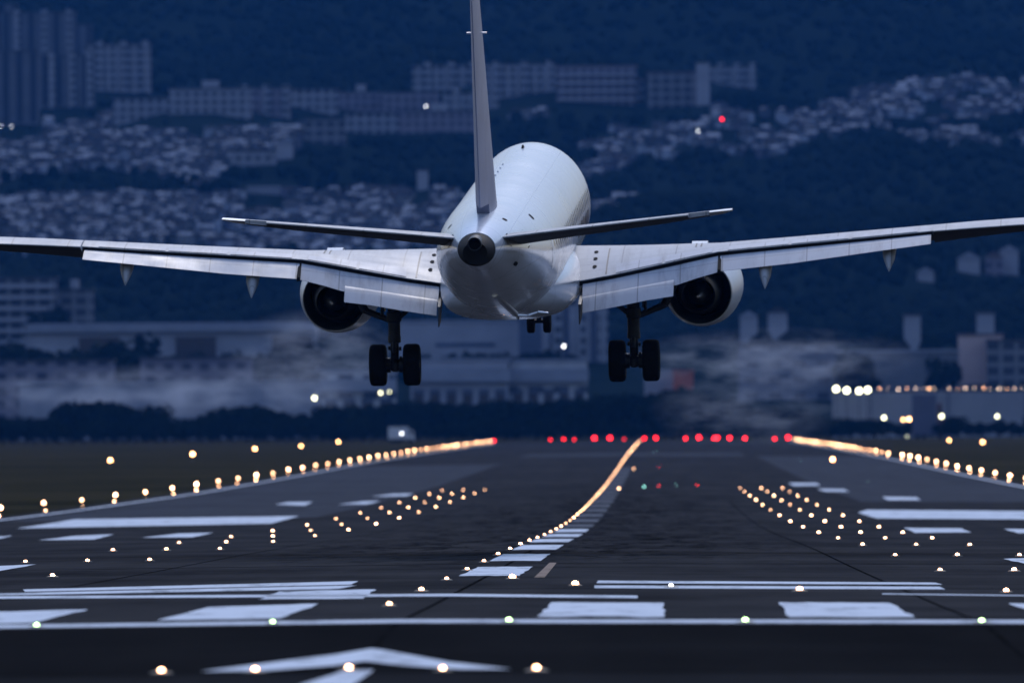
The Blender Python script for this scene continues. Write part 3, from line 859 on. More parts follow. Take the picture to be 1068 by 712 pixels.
    # spoiler panels: slightly proud sheets with open joints
    for x0, x1 in ((2.6, 3.75), (3.82, 5.0), (5.4, 6.9), (6.97, 8.4), (8.47, 10.1)):
        vs, fs = [], []
        n = 4
        for i in range(n + 1):
            xx = x0 + (x1 - x0) * i / n
            for q in (.80, .9, .985):
                z, y = top(xx, q); vs.append((s * xx, y, z + .014))
        for i in range(n):
            for j in range(2): fs.append((3 * i + j, 3 * i + j + 1, 3 * i + j + 4, 3 * i + j + 3))
        MB().add(vs, fs).build('spoiler', M['flap_grey'], wing, True)

    # engine
    ex, ezc = s * 4.56, -1.58
    eng = empty('engine', (0, 0, 0)); eng.parent = jet
    MB().lathe((ex, 0, ezc), 'y', [(6.1, .70), (6.2, .78), (6.12, .88), (5.7, .96), (5.0, 1.0), (4.2, .99), (3.3, .93), (2.5, .85), (2.05, .80), (2.05, .775), (3.0, .80), (4.2, .78), (5.2, .72)], 44, False).build('nacelle', M['white_paint'], eng, True, 50)
    MB().lathe((ex, 0, ezc), 'y', [(4.6, .77), (4.6, .2)], 32, False).build('fan_disc', M['black'], eng)
    cc = MB().lathe((ex, 0, ezc), 'y', [(4.5, .42), (3.2, .58), (2.4, .56), (1.6, .46), (1.25, .41), (1.25, .385), (1.9, .40), (2.4, .40)], 32, False).build('core_cowl', M['dark_metal'], eng, True)
    MB().lathe((ex, 0, ezc), 'y', [(2.4, .30), (1.7, .25), (1.2, .14), (.85, .03)], 20).build('exhaust_plug', M['bare_metal'], cc, True)
    MB().lathe((ex, 0, ezc), 'y', [(2.2, .40), (2.19, .25)], 28, False).build('turbine_disc', M['black'], cc)
    MB().loft([[(ex - .16, 5.0, -.75), (ex + .16, 5.0, -.75), (ex + .16, 5.0, -.62), (ex - .16, 5.0, -.62)],
               [(ex - .2, 3.0, -1.0), (ex + .2, 3.0, -1.0), (ex + .2, 3.0, -.35), (ex - .2, 3.0, -.35)],
               [(ex - .16, 1.2, -1.15), (ex + .16, 1.2, -1.15), (ex + .16, 1.2, -.5), (ex - .16, 1.2, -.5)],
               [(ex - .06, -.6, -.72), (ex + .06, -.6, -.72), (ex + .06, -.6, -.5), (ex - .06, -.6, -.5)]]).build('pylon', M['white_paint'], eng, True, 40)
    MB().loft([[(ex - .13, 3.2, ezc + .5), (ex + .13, 3.2, ezc + .5), (ex + .13, 3.2, -.8), (ex - .13, 3.2, -.8)],
               [(ex - .07, 1.5, ezc + .42), (ex + .07, 1.5, ezc + .42), (ex + .07, 1.5, -.8), (ex - .07, 1.5, -.8)]]).build('strut_fairing', M['grey_and_shade'], eng)

    # main landing gear
    gx = s * 2.97
    mg = empty('main_landing_gear', (0, 0, 0)); mg.parent = jet
    MB().lathe((gx, 0, 0), 'z', [(-.85, .155), (-1.75, .155), (-1.78, .185), (-1.98, .185), (-2.02, .15), (-2.35, .15), (-2.38, .16), (-2.52, .16), (-2.54, .105), (-2.95, .10), (-2.97, .135), (-3.2, .13), (-3.25, .06)], 20).build('strut', M['gear_steel'], mg, True)
    MB().tube((gx - .42, 0, -3.08), (gx + .42, 0, -3.08), .085).build('axle', M['gear_steel'], mg, True)
    for d in (-1, 1):
        cx = gx + d * .42
        wh = empty('wheel', (0, 0, 0)); wh.parent = mg
        MB().lathe((cx, 0, -3.08), 'x', [(-.17, .27), (-.205, .33), (-.21, .42), (-.185, .49), (-.12, .52), (.12, .52), (.185, .49), (.21, .42), (.205, .33), (.17, .27)], 36).build('tyre', M['rubber'], wh, True, 50)
        MB().lathe((cx, 0, -3.08), 'x', [(-.19, .05), (-.18, .2), (-.15, .27), (.15, .27), (.18, .2), (.19, .05)], 24).build('rim', M['gear_steel'], wh, True)
        MB().lathe((gx + d * .17, 0, -3.08), 'x', [(-.06, .1), (-.06, .19), (.06, .19), (.06, .1)], 20).build('brake', M['gear_steel'], wh, True)
    MB().tube((gx - s * .12, -.05, -1.9), (gx - s * .72, .1, -1.42), .065, .06).build('side_brace', M['gear_steel'], mg, True)
    MB().tube((gx + s * .1, .1, -1.98), (gx + s * .75, .5, -1.75), .075, .085).build('drag_brace', M['gear_steel'], mg, True)
    MB().tube((gx + s * .75, .5, -1.75), (gx + s * 1.12, .7, -1.05), .11, .07).build('retract_arm', M['gear_steel'], mg, True)
    MB().tube((gx + s * .28, .1, -1.0), (gx + s * .3, .1, -1.85), .04).build('actuator', M['gear_steel'], mg, True)
    MB().loft([[(gx + s * .30, .55, -1.0), (gx + s * .36, .55, -1.0), (gx + s * .36, -.35, -1.0), (gx + s * .30, -.35, -1.0)],
               [(gx + s * .22, .35, -1.75), (gx + s * .26, .35, -1.75), (gx + s * .26, -.1, -1.75), (gx + s * .22, -.1, -1.75)]]).build('gear_door', M['grey_and_shade'], mg)
    for zz, dx in ((-2.62, .14), (-2.6, -.13), (-2.86, .15), (-2.9, -.15)):
        MB().tube((gx + dx, -.08, zz), (gx + dx, -.08, zz - .10), .03).build('hose_fitting', M['bare_metal'] if zz == -2.9 else M['gear_steel'], mg, True)
    MB().tube((gx, -.2, -2.5), (gx, -.38, -2.75), .05).build('torque_link', M['gear_steel'], mg, True)
    MB().tube((gx, -.38, -2.75), (gx, -.14, -3.0), .05).build('torque_link', M['gear_steel'], mg, True)

# nose gear
ng = empty('nose_landing_gear', (0, 0, 0)); ng.parent = jet
MB().lathe((0, 13.83, 0), 'z', [(-1.4, .09), (-2.5, .09), (-2.52, .065), (-3.12, .065)], 14).build('strut', M['gear_steel'], ng, True)
MB().tube((-.3, 13.83, -3.1), (.3, 13.83, -3.1), .05).build('axle', M['gear_steel'], ng, True)
MB().tube((0, 13.8, -2.3), (0, 12.9, -1.5), .05).build('drag_brace', M['gear_steel'], ng, True)
for d in (-1, 1):
    wh = empty('wheel', (0, 0, 0)); wh.parent = ng
    MB().lathe((d * .21, 13.83, -3.1), 'x', [(-.07, .16), (-.1, .2), (-.1, .26), (-.06, .30), (.06, .30), (.1, .26), (.1, .2), (.07, .16)], 26).build('tyre', M['rubber'], wh, True)
    MB().lathe((d * .21, 13.83, -3.1), 'x', [(-.08, .04), (-.06, .16), (.06, .16), (.08, .04)], 18).build('rim', M['gear_steel'], wh, True)

# ------------------------------------------------------------------ town buildings
def bld(name, label, px0, px1, ytop, Y, m, depth=14, ybase=None, cat='building', group=None, roof=M['grey_and_shade'], extra=None, base_drop=1.0):
    if Y > 4600:
        Y = float(ground_at((px0 + px1) / 2, ybase, 4300, 8000)[1])
    BOX.append((px0, px1, ytop, ybase or 999, Y))
    a = at(px0, ytop, Y); b = at(px1, ytop, Y)
    xa, xb = a[0], b[0]
    zt = (a[2] + b[2]) / 2
    zb = float(min(ground_z(xa, Y), ground_z(xb, Y), ground_z(xa, Y + depth), ground_z(xb, Y + depth))) - base_drop
    if ybase is not None: zb = min(zb, at(px0, ybase, Y)[2])
    zb = min(zb, zt - 3)
    cx = (xa + xb) / 2
    e = empty(name, (cx, Y, zb), label, cat, group)
    w, h = xb - xa, zt - zb
    MB().box(-w / 2, w / 2, 0, depth, 0, h).build('wall', m, e)
    if cat == 'house':              # pitched roof, ridge running away from the runway
        MB().loft([[(-w / 2 - .4, y, h + .003), (w / 2 + .4, y, h + .003), (0, y, h + .003 + w * .32)] for y in (-.4, depth + .4)]).build('roof', roof, e)
    else:
        MB().box(-w / 2 - .3, w / 2 + .3, -.3, depth + .3, h + .003, h + .6).build('roof', roof, e)
    if extra: extra(e, w, h, depth)
    return e

BOX = []
CON = (.21, .22, .26)
F1 = facade('apartment_wall_pale', CON, (.05, .055, .07), 3.4, 3.0, .55, .5)
F2 = facade('apartment_wall_grey', (.10, .105, .13), (.03, .035, .05), 5.2, 40., .42, .9)
F3 = facade('apartment_wall_grid', (.16, .165, .19), (.045, .05, .065), 4.0, 3.2, .72, .62)
F4 = facade('white_office_wall', (.34, .35, .39), (.06, .07, .10), 6.0, 4.2, .6, .42)
F5 = facade('mauve_block_wall', (.17, .16, .20), (.06, .06, .085), 3.2, 3.1, .5, .5)
PW = plain('pale_rendered_wall', (.25, .26, .31), .85, 0, .14, .12, 0,0)
PD_ = plain('brown_roof', (.11, .085, .085), .9, 0, .2, .2, 0,0)
PR = plain('pale_roof', (.21, .225, .28), .8, 0, .15, .2, 0,0)
DK = plain('dark_blue_cladding', (.06, .075, .12), .6, 0, .2, .2, 0, .2)
PINK = plain('pinkish_wall', (.40, .31, .31), .85, 0, .1, .15, 0, .1)

def stairs(e, w, h, d):
    for fx in (-.32, .05, .38):
        MB().box(w * fx, w * fx + 2.6, -1.2, -.004, 0, h + 1.6).build('stair_tower', F1, e)
def lift(e, w, h, d):
    MB().box(-w * .1, w * .1, 2, d - 2, h + .62, h + 3.2).build('lift_house', PW, e)
def balconies(e, w, h, d):
    z = 3.0
    while z < h - 1:
        MB().box(-w / 2 + .5, w / 2 - .5, -1.1, -.004, z, z + .9).build('balcony', PW, e); z += 3.1

far_group = 'apartment blocks on the far hillside'
bld('apartment_block', 'tall dark apartment slab at the top left corner, highest of the cluster', 0, 78, 14, 5950, F2, 14, 60, group=far_group, extra=stairs)
bld('apartment_block', 'thin tower rising above the top left slab', 1, 17, 5, 5930, F2, 10, 40, group=far_group)
bld('apartment_block', 'stepped dark block right of the top left slab', 78, 95, 27, 5940, F2, 12, 60, group=far_group)
bld('apartment_block', 'broad grid block standing at the right end of the top left cluster', 88, 156, 47, 5850, F1, 14, 95, group=far_group, extra=stairs)
bld('apartment_block', 'front left slab of the top left cluster cut by the frame', -14, 40, 54, 5750, F2, 12, 130, group=far_group)
bld('apartment_block', 'long slanting slab in the middle of the top left cluster', 40, 97, 59, 5780, F2, 12, 112, group=far_group, extra=stairs)
bld('apartment_block', 'low long block below the grid block, left end of the skyline row', 118, 205, 103, 5650, F1, 12, 120, group=far_group)
bld('apartment_block', 'long pale block with a flat roof behind the left town', 176, 262, 93, 5800, F1, 12, 118, group=far_group, extra=lift)
bld('apartment_block', 'pale block second along the hillside row above the left town', 240, 302, 93, 5790, F5, 12, 118, group=far_group, extra=stairs)
bld('apartment_block', 'short pale block in the middle of the hillside row', 301, 352, 94, 5780, F1, 12, 116, group=far_group)
bld('apartment_block', 'plain long block right of the short one in the hillside row', 352, 400, 97, 5770, F5, 12, 118, group=far_group, extra=lift)
bld('apartment_block', 'block below the small white lamp in the hillside row', 398, 458, 97, 5765, F5, 12, 122, group=far_group)
bld('apartment_block', 'block at the fin end of the hillside row', 462, 520, 97, 5760, F1, 12, 118, group=far_group, extra=stairs)
bld('apartment_block', 'pale front block with a window grid at the edge of the wood', 318, 360, 125, 5500, F3, 12, 148, group=far_group)
bld('apartment_block', 'long front block half hidden by the dark wood', 360, 420, 119, 5530, F1, 12, 140, group=far_group)
bld('apartment_block', 'front block behind the wood, nearest the fin', 415, 500, 117, 5540, F5, 12, 138, group=far_group, extra=lift)
bld('apartment_block', 'upper hillside block left of the fin', 430, 498, 69, 6050, F1, 12, 95, group=far_group, extra=stairs)
bld('apartment_block', 'upper hillside block right of the fin', 500, 579, 68, 6050, F1, 12, 98, group=far_group, extra=stairs)
bld('apartment_block', 'upper hillside block with a brown roof band', 580, 664, 70, 6020, F5, 14, 108, group=far_group, roof=PD_, extra=balconies)
bld('apartment_block', 'upper hillside block with a wide brown roof', 592, 672, 84, 5950, F3, 12, 105, group=far_group, roof=PD_)
bld('apartment_block', 'mauve upper block beside the stair tower', 675, 726, 77, 5960, F3, 12, 112, group=far_group, roof=PD_)
bld('apartment_block', 'slim pale tower at the upper right block', 726, 740, 66, 5950, PW, 8, 110, group=far_group)
bld('apartment_block', 'rightmost upper hillside block', 740, 787, 70, 6050, F1, 12, 90, group=far_group, extra=stairs)
bld('hillside_building', 'little white tower standing alone above the left town roofs', 435, 446, 178, 5080, PW, 6, 198, 'tower')
bld('hillside_building', 'white gabled hall at the edge of the wood', 287, 305, 150, 5350, PW, 8, 165, 'house', roof=PR)
bld('hillside_building', 'pale low block below the wood edge on the left', 240, 288, 158, 5300, F1, 9, 172, 'building')
bld('hillside_building', 'long pale shed roof beneath the wood', 258, 292, 196, 5100, PR, 10, 202, 'shed', roof=PR)
# lower valley
bld('apartment_block', 'wide grid apartment block below the left wing', -10, 58, 291, 4350, F3, 14, 345, extra=balconies)
bld('apartment_block', 'lower grid apartment block beside the wide one below the left wing', 58, 96, 303, 4360, F3, 14, 345, extra=lift)
def posts(e, w, h, d):
    n = int(w // 11)
    for i in range(n + 1): MB().box(-w / 2 + i * w / n - .25, -w / 2 + i * w / n + .25, -.4, -.006, .5, h - 2.5).build('pillar', PW, e)
    MB().box(-w / 2, w / 2, -1.6, -.008, h - 1.6, h - .2).build('canopy', PR, e)
    for i in range(n):
        if i % 2: MB().box(-w / 2 + i * w / n + 1, -w / 2 + (i + 1) * w / n - 1, -.15, -.006, h * .35, h - 3).build('window', M['window'], e)
bld('terminal_building', 'long pale flat roofed hall behind the trees at left', 28, 330, 339, 4050, plain('hall_wall', (.24, .25, .30), .85, 0, .2, .08, 0, .1), 20, 380, extra=posts, roof=PR)
bld('terminal_building', 'white hall wall behind the left engine and wheels', 415, 545, 336, 4100, PW, 18, 380, roof=PR, extra=lambda e, w, h, d: MB().box(-w * .2, w * .28, -.1, -.006, h - 6.5, h - 5.4).build('dark_band', DK, e))
bld('office_block', 'dark blue office block with vertical strips behind the nose wheels', 541, 565, 330, 4080, DK, 14, 385, extra=lift)
bld('office_block', 'tall grey office block right of the nose wheels', 563, 632, 318, 4120, facade('vertical_strip_wall', (.28, .29, .34), (.08, .09, .13), 3.6, 30., .5, .95), 14, 385, extra=stairs)
def bigwin(e, w, h, d):
    n = max(3, int(w // 3.6))
    for i in range(n):
        x = -w / 2 + (i + .5) * w / n
        f_ = MB().box(x - w / n * .33, x + w / n * .33, -.12, -.006, h * .18, h * .62).build('window', DK, e)
        MB().box(x - w / n * .25, x + w / n * .25, -.2, -.124, h * .26, h * .56).build('pane', M['window'], f_)
    MB().box(-w / 2 - .4, w / 2 + .4, -1.5, -.01, h * .72, h * .9).build('canopy', PR, e)
bld('cargo_building', 'white building with a window row right of the left wheels', 428, 530, 376, 3720, PW, 16, 420, extra=bigwin, roof=PR)
bld('cargo_building', 'white building with pillars between the two main wheels', 532, 612, 377, 3730, F4, 16, 420, extra=bigwin, roof=PR)
bld('cargo_building', 'low pale building below the left wheels', 335, 412, 388, 3700, F4, 14, 420, extra=bigwin, roof=PR)
bld('cargo_building', 'mauve low building row at the far left behind bushes', -10, 118, 377, 3800, facade('mauve_row_wall', (.17, .16, .20), (.04, .045, .07), 5, 3.4, .5, .5), 14, 410)
bld('cargo_building', 'dim brick building row right of the big bush at left', 146, 262, 374, 3790, facade('brick_row_wall', (.15, .14, .18), (.04, .045, .07), 4.4, 3.2, .5, .5), 14, 402)
bld('greenhouse_roof', 'long pale blue flat roof above the left bushes', 20, 330, 400, 3560, PR, 26, 440, 'shed', roof=PR)
bld('hangar', 'pale wall just left of the rust red box', 672, 702, 388, 3600, PW, 10, 420, 'building', roof=PR)
bld('container', 'rust red box beneath the right engine', 702, 723, 388, 3590, plain('rust_red_steel', (.30, .07, .045), .7, 0, .2, .4), 8, 430, 'container', roof=plain('rust_red_roof', (.22, .06, .045), .7, 0, .2, .4))
bld('cargo_building', 'mauve low hall right of the right engine', 770, 872, 360, 3900, facade('mauve_hall_wall', (.14, .15, .19), (.05, .055, .08), 6, 4, .5, .4), 16, 400)
bld('cargo_building', 'dark shed row left of the white towers', 872, 1000, 367, 3950, plain('shed_wall', (.10, .105, .13), .8, 0, .2, .15), 16, 400, roof=PR)
bld('apartment_block', 'grid block at the right edge below the towers', 1030, 1090, 356, 3980, F3, 14, 400)
bld('cargo_building', 'pinkish low house before the right tower', 1000, 1046, 350, 3990, PINK, 10, 385, roof=PD_)
bld('white_tower', 'plain white tower left of its twin at right', 943, 960, 329, 4150, PW, 6, 365, 'tower')
bld('white_tower', 'plain white tower nearer the right edge', 1019, 1037, 327, 4150, PW, 6, 360, 'tower')
bld('white_tower', 'pale square house right of the right engine', 801, 821, 326, 4200, PW, 6, 360, 'house')
bld('white_tower', 'pale gabled house beside the right engine', 772, 790, 330, 4220, PW, 6, 360, 'house', roof=PR)
bld('hillside_building', 'pale lodge on the dark slope under the right wing', 999, 1022, 270, 4700, PW, 8, 285, 'house', roof=PR)
bld('hillside_building', 'pale house at the right edge under the wing tip', 1043, 1062, 262, 4720, PW, 8, 288, 'house', roof=PR)
bld('hillside_building', 'mauve house beside the pale one under the wing tip', 1028, 1046, 268, 4730, F5, 8, 288, 'house', roof=PD_)
bld('hillside_building', 'small pale house alone on the slope under the right wing', 957, 974, 284, 4650, PW, 7, 294, 'house', roof=PR)
bld('hillside_building', 'low pale shed at mid slope under the right wing', 922, 942, 299, 4600, PW, 7, 306, 'shed', roof=PR)

# floodlit barrier on the right
a, b = at(868, 409, 3420), at(1110, 408, 3420)
bar = empty('noise_barrier', ((a[0] + b[0]) / 2, 3420, -2.2), 'long pale barrier wall lit by lamps at right', 'wall')
w = b[0] - a[0]; h = a[2] + 2.2
MB().box(-w / 2, w / 2, 0, .6, 0, h).build('panel', plain('pale_barrier_panel', (.20, .21, .25), .8, 0, .12, .15), bar)
for i in (1, 3, 5): MB().box(-w / 2 + i * w / 6 - .12, -w / 2 + i * w / 6 + .12, -.25, -.004, 0, h + .3).build('post', DK, bar)
k = 1
def street_lamp(X, Y, z0, z1, lm, rad, name='street_lamp'):
    o = MB().tube((0, 0, 0), (0, 0, z1 - z0 - rad), .09, .06, 8).build(name, M['gear_steel'], None, True)
    o.location = (X, Y, z0)
    MB().lathe((0, -.1, z1 - z0), 'z', [(-rad, rad * .2), (-rad * .6, rad * .8), (0, rad), (rad * .6, rad * .8), (rad, rad * .2)], 12).build('lamp_head', lm, o, True, 80)
    return o
for i, px in enumerate((917, 926, 937, 946, 955, 963, 969, 975, 990, 999, 1007, 1016, 1026, 1033, 1042, 1050, 1058, 1066)):
    p = at(px, 405 + random.uniform(-1, 1), 3422)
    tag(street_lamp(p[0], 3422, -2.1, p[2], M['lamp_dim'] if i % 3 else M['lamp_warm'], (.10, .06, .13, .08)[i % 4]), 'small lamp on the pale barrier, %s from the left' % nth(i + 1), 'lamp', 'small lamps along the pale barrier')
for px, py, l in ((872, 405.5, 'large yellowish floodlight at the left end of the barrier'), (883, 407, 'floodlight right beside the largest one'), (896, 407.5, 'third yellowish floodlight from the barrier end'), (905, 406.5, 'fourth yellowish floodlight from the barrier end')):
    p = at(px, py, 3405)
    tag(street_lamp(p[0], 3405, -2.1, p[2], M['lamp_flood'], .55), l, 'floodlight', 'yellowish floodlights at the barrier end')
for px, py, Y, lm, rad, l in ((328, 415, 3430, 'lamp_flood', .36, 'pale lamp above the bushes left of the wheels'), (397, 409.5, 3600, 'lamp_flood', .26, 'brighter of two pale lamps below the left wheels'), (406, 408.5, 3600, 'lamp_flood', .17, 'dimmer of two pale lamps below the left wheels'),
                             (588, 361, 4000, 'lamp_white', .25, 'white lamp between nose and right wheels'), (546, 377, 3800, 'lamp_red', .2, 'tiny red lamp under the nose wheels'), (444, 111, 5700, 'lamp_white', .22, 'white point of light on the hillside left of the fin'),
                             (753, 124.5, 5600, 'lamp_red', .3, 'red beacon on the hillside right of the fuselage'), (728, 137, 5550, 'lamp_white', .2, 'white point of light below the red beacon'), (297, 139, 5560, 'lamp_white', .13, 'faint white light above the gabled hall'),
                             (12, 132, 5550, 'lamp_white', .13, 'faint white light in the left town, the right one'), (1, 132, 5550, 'lamp_white', .13, 'faint white light at the left frame edge'),
                             (922, 435.5, 3350, 'lamp_flood', .32, 'white lamp below the barrier, left of the truck'), (1040, 434, 3350, 'lamp_flood', .28, 'white lamp below the barrier near the right edge')):
    p = at(px, py, Y)
    z0 = float(ground_z(p[0], Y)) - .1
    if z0 > p[2] - 1: z0 = p[2] - 6
    tag(street_lamp(p[0], Y, z0, p[2], M[lm], rad), l, 'lamp')

# ------------------------------------------------------------------ vehicles
def truck(px0, px1, ytop, Y, label, body, cabc, lights=True, name='box_truck'):
    a, b = at(px0, ytop, Y), at(px1, ytop, Y)
    z0 = float(ground_z(a[0], Y)) + .01
    e = empty(name, ((a[0] + b[0]) / 2, Y, z0), label, 'truck' if name == 'box_truck' else 'van')
    w = b[0] - a[0]; h = a[2] - z0
    MB().box(-w / 2, w / 2 * .55, -1.2, 1.2, .9, h).build('cargo_box', body, e)
    MB().loft([[(w / 2 * .58, -1.1, .5), (w / 2, -1.1, .5), (w / 2, 1.1, .5), (w / 2 * .58, 1.1, .5)], [(w / 2 * .58, -1.1, h * .45), (w / 2, -1.1, h * .45), (w / 2, 1.1, h * .45), (w / 2 * .58, 1.1, h * .45)],
               [(w / 2 * .58, -1.05, h * .8), (w / 2 * .86, -1.05, h * .8), (w / 2 * .86, 1.05, h * .8), (w / 2 * .58, 1.05, h * .8)]]).build('cab', cabc, e)
    MB().box(w / 2 * .64, w / 2 * .84, -1.13, -1.103, h * .5, h * .74).build('window', M['window'], e)
    MB().box(-w / 2, w / 2 * .55, -1.0, 1.0, .55, .88).build('chassis', M['gear_steel'], e)
    for x in (-w * .33, -w * .12, w * .38):
        for y in (-1.0, 1.0):
            MB().lathe((x, y, .5), 'y', [(-.16, .2), (-.16, .48), (.16, .48), (.16, .2)], 18).build('wheel', M['rubber'], e, True)
    return e
truck(951, 984, 411, 3370, 'dark blue box truck parked before the pale barrier', plain('dark_blue_truck_paint', (.05, .06, .11), .5, 0, .1, .4), plain('dark_red_cab_paint', (.10, .035, .04), .5, 0, .1, .4))
truck(405, 432, 445, 3300, 'small white van on the far perimeter road', plain('white_van_paint', (.5, .5, .53), .4, 0, .05, .5), plain('white_van_cab_paint', (.5, .5, .53), .4, 0, .05, .5), name='van')
for px, py, Y, lm, rad, l in ((982, 434, 3345, 'lamp_flood', .35, 'greenish white headlamp marker beneath the truck'), (948, 437, 3345, 'lamp_amber', .3, 'warm marker lamp left of the truck'), (942, 437.5, 3345, 'lamp_amber', .2, 'dim warm marker lamp left of the truck'),
                            (419, 452, 3290, 'lamp_white', .18, 'white marker lamp beside the small white van'), (946, 455, 3250, 'lamp_flood', .09, 'dim yellow marker lamp below the truck')):
    p = at(px, py, Y); z0 = float(ground_z(p[0], Y))
    tag(street_lamp(p[0], Y, z0, max(p[2], z0 + rad + .3), M[lm], rad, 'marker_lamp'), l, 'marker lamp')

# ------------------------------------------------------------------ trees along the boundary
def crown_mesh(seed, wide, tall, n=900):
    rg = np.random.default_rng(seed)
    lobes = [(rg.uniform(-wide * .6, wide * .6), rg.uniform(-wide * .5, wide * .5), rg.uniform(tall * .35, tall * .8), rg.uniform(.28, .46) * min(wide, tall)) for _ in range(9)]
    V, Fq = [], []
    for _ in range(n):
        lx, ly, lz, lr = lobes[rg.integers(len(lobes))]
        d = rg.normal(size=3); d /= np.linalg.norm(d)
        c = np.array([lx, ly, lz]) + d * lr * rg.uniform(.55, 1.12)
        c[2] = max(.25, c[2])
        a = rg.normal(size=3); a /= np.linalg.norm(a)
        b = np.cross(a, rg.normal(size=3)); b /= np.linalg.norm(b)
        sz = rg.uniform(.05, .095) * tall
        i = len(V)
        V += [c - a * sz, c + b * sz * .7, c + a * sz, c - b * sz * .7]
        Fq.append((i, i + 1, i + 2, i + 3))
    return np.array(V), np.array(Fq)
def tree_proto(seed, wide, tall, name, cat):
    e = empty(name); e['category'] = cat
    c = np_mesh('crown', *crown_mesh(seed, wide, tall), M['leaf']); c.parent = e
    t = MB()
    t.tube((0, 0, 0), (.1, 0, tall * .55), .2, .1, 8)
    for k in range(4): t.tube((.05, 0, tall * (.25 + .07 * k)), (math.cos(k * 1.7) * wide * .45, math.sin(k * 1.7) * wide * .4, tall * (.55 + .06 * k)), .08, .03, 6)
    t.build('trunk', M['bark'], e, True)
    return e
protos = [tree_proto(3, 3.2, 6.5, 'broad_tree', 'tree'), tree_proto(5, 4.2, 8.0, 'broad_tree', 'tree'), tree_proto(8, 2.4, 4.2, 'bush', 'bush'), tree_proto(9, 3.4, 4.6, 'bush', 'bush'), tree_proto(12, 5.0, 9.5, 'broad_tree', 'tree')]
used = [False] * 5
def plant(px, top, Y, k, label=None, group=None):
    o = protos[k]
    if used[k]: o = copy_tree(o)
    used[k] = True
    p = at(px, top, Y); z0 = float(ground_z(p[0], Y))
    o.location = (p[0], Y, z0 - .1)
    s = max(.35, (p[2] - z0) / (6.5, 8.0, 4.2, 4.6, 9.5)[k])
    o.scale = (s * random.uniform(.95, 1.2), s, s)
    o.rotation_euler = (0, 0, random.uniform(0, 6.28))
    tag(o, label, 'bush' if k in (2, 3) else 'tree', group)
NEAR = 'dark bushes and trees along the far airfield boundary'
def topline(px):                    # heights of the dark tree line across the photo
    return float(np.interp(px, [0, 40, 60, 65, 100, 140, 160, 210, 240, 260, 300, 330, 420, 540, 620, 660, 700, 760, 800, 870, 1068],
                           [432, 434, 436, 419, 415, 418, 431, 434, 425, 416, 430, 424, 417, 412, 411, 405, 404, 412, 424, 436, 436]))
px = -25.0
while px < 1095:
    t = topline(px) + random.uniform(-2, 6)
    Y = random.uniform(3430, 3500) if px < 860 else random.uniform(3350, 3385)
    k = random.choice((0, 1)) if t < 424 else random.choice((2, 3))
    plant(px, t, Y, k, 'dark bush in the low boundary hedge' if k in (2, 3) else 'dark leafy tree in the far airfield boundary row', NEAR)
    px += random.uniform(6, 11) if px < 860 else random.uniform(9, 15)
px = -20.0
while px < 880:                     # low front hedge
    plant(px, random.uniform(436, 444), random.uniform(3370, 3410), random.choice((2, 3)), 'low dark bush in front of the boundary trees', NEAR + ', front row')
    px += random.uniform(8, 15)
for px, top, Y, k, l in ((130, 349, 3850, 4, 'big round dark tree before the long pale hall'), (112, 356, 3860, 1, 'dark tree left of the big round one'), (150, 362, 3830, 1, 'dark tree right of the big round one'), (30, 357, 3850, 4, 'dark tree mass at the left edge before the hall'),
                         (8, 360, 3845, 1, 'dark tree at the left frame edge'), (55, 362, 3850, 1, 'small dark tree between the two masses at left'), (75, 368, 3840, 1, 'low dark tree left of the round tree'), (190, 366, 3900, 1, 'low dark tree under the hall windows'), (60, 318, 4300, 4, 'round tree before the grid apartment block'),
                         (285, 362, 3880, 4, 'dim tree left of the left engine'), (310, 358, 3880, 4, 'dim tree just below the left engine'),
                         (500, 365, 3950, 1, 'dark tree above the white building, left'), (520, 366, 3950, 1, 'dark tree above the white building, right'), (555, 364, 3960, 1, 'dark tree before the blue office'), (590, 366, 3950, 1, 'dark tree before the grey office'),
                         (1000, 277, 4690, 1, 'dark tree hiding the left corner of the lodge on the slope'), (1020, 276, 4690, 1, 'dark tree hiding the right corner of the lodge on the slope'), (1042, 274, 4700, 4, 'dark tree between the two houses under the wing tip'),
                         (1062, 277, 4700, 1, 'dark tree at the right edge under the wing tip'), (958, 288, 4640, 1, 'dark tree beside the small pale slope house'), (976, 286, 4640, 1, 'dark tree right of the small pale slope house'),
                         (925, 302, 4590, 1, 'dark tree at the left end of the mid slope shed'), (944, 300, 4590, 1, 'dark tree at the right end of the mid slope shed'), (930, 345, 4100, 4, 'dark tree left of the first white tower'), (968, 350, 4100, 1, 'dark tree right of the first white tower'),
                         (1010, 347, 4100, 1, 'dark tree left of the tower nearer the right edge'), (795, 344, 4170, 1, 'dark tree between the two pale houses beside the engine'), (826, 346, 4170, 4, 'dark tree right of the pale square house'),
                         (440, 366, 3900, 1, 'dark tree low against the white hall wall'), (470, 368, 3900, 4, 'broad dark tree low against the white hall wall'), (240, 364, 3900, 1, 'dark tree against the middle of the long pale hall'),
                         (895, 366, 3900, 4, 'dark tree under the right wing sheds'), (985, 372, 3900, 4, 'dark tree between the white towers')):
    plant(px, top, Y, k, l)

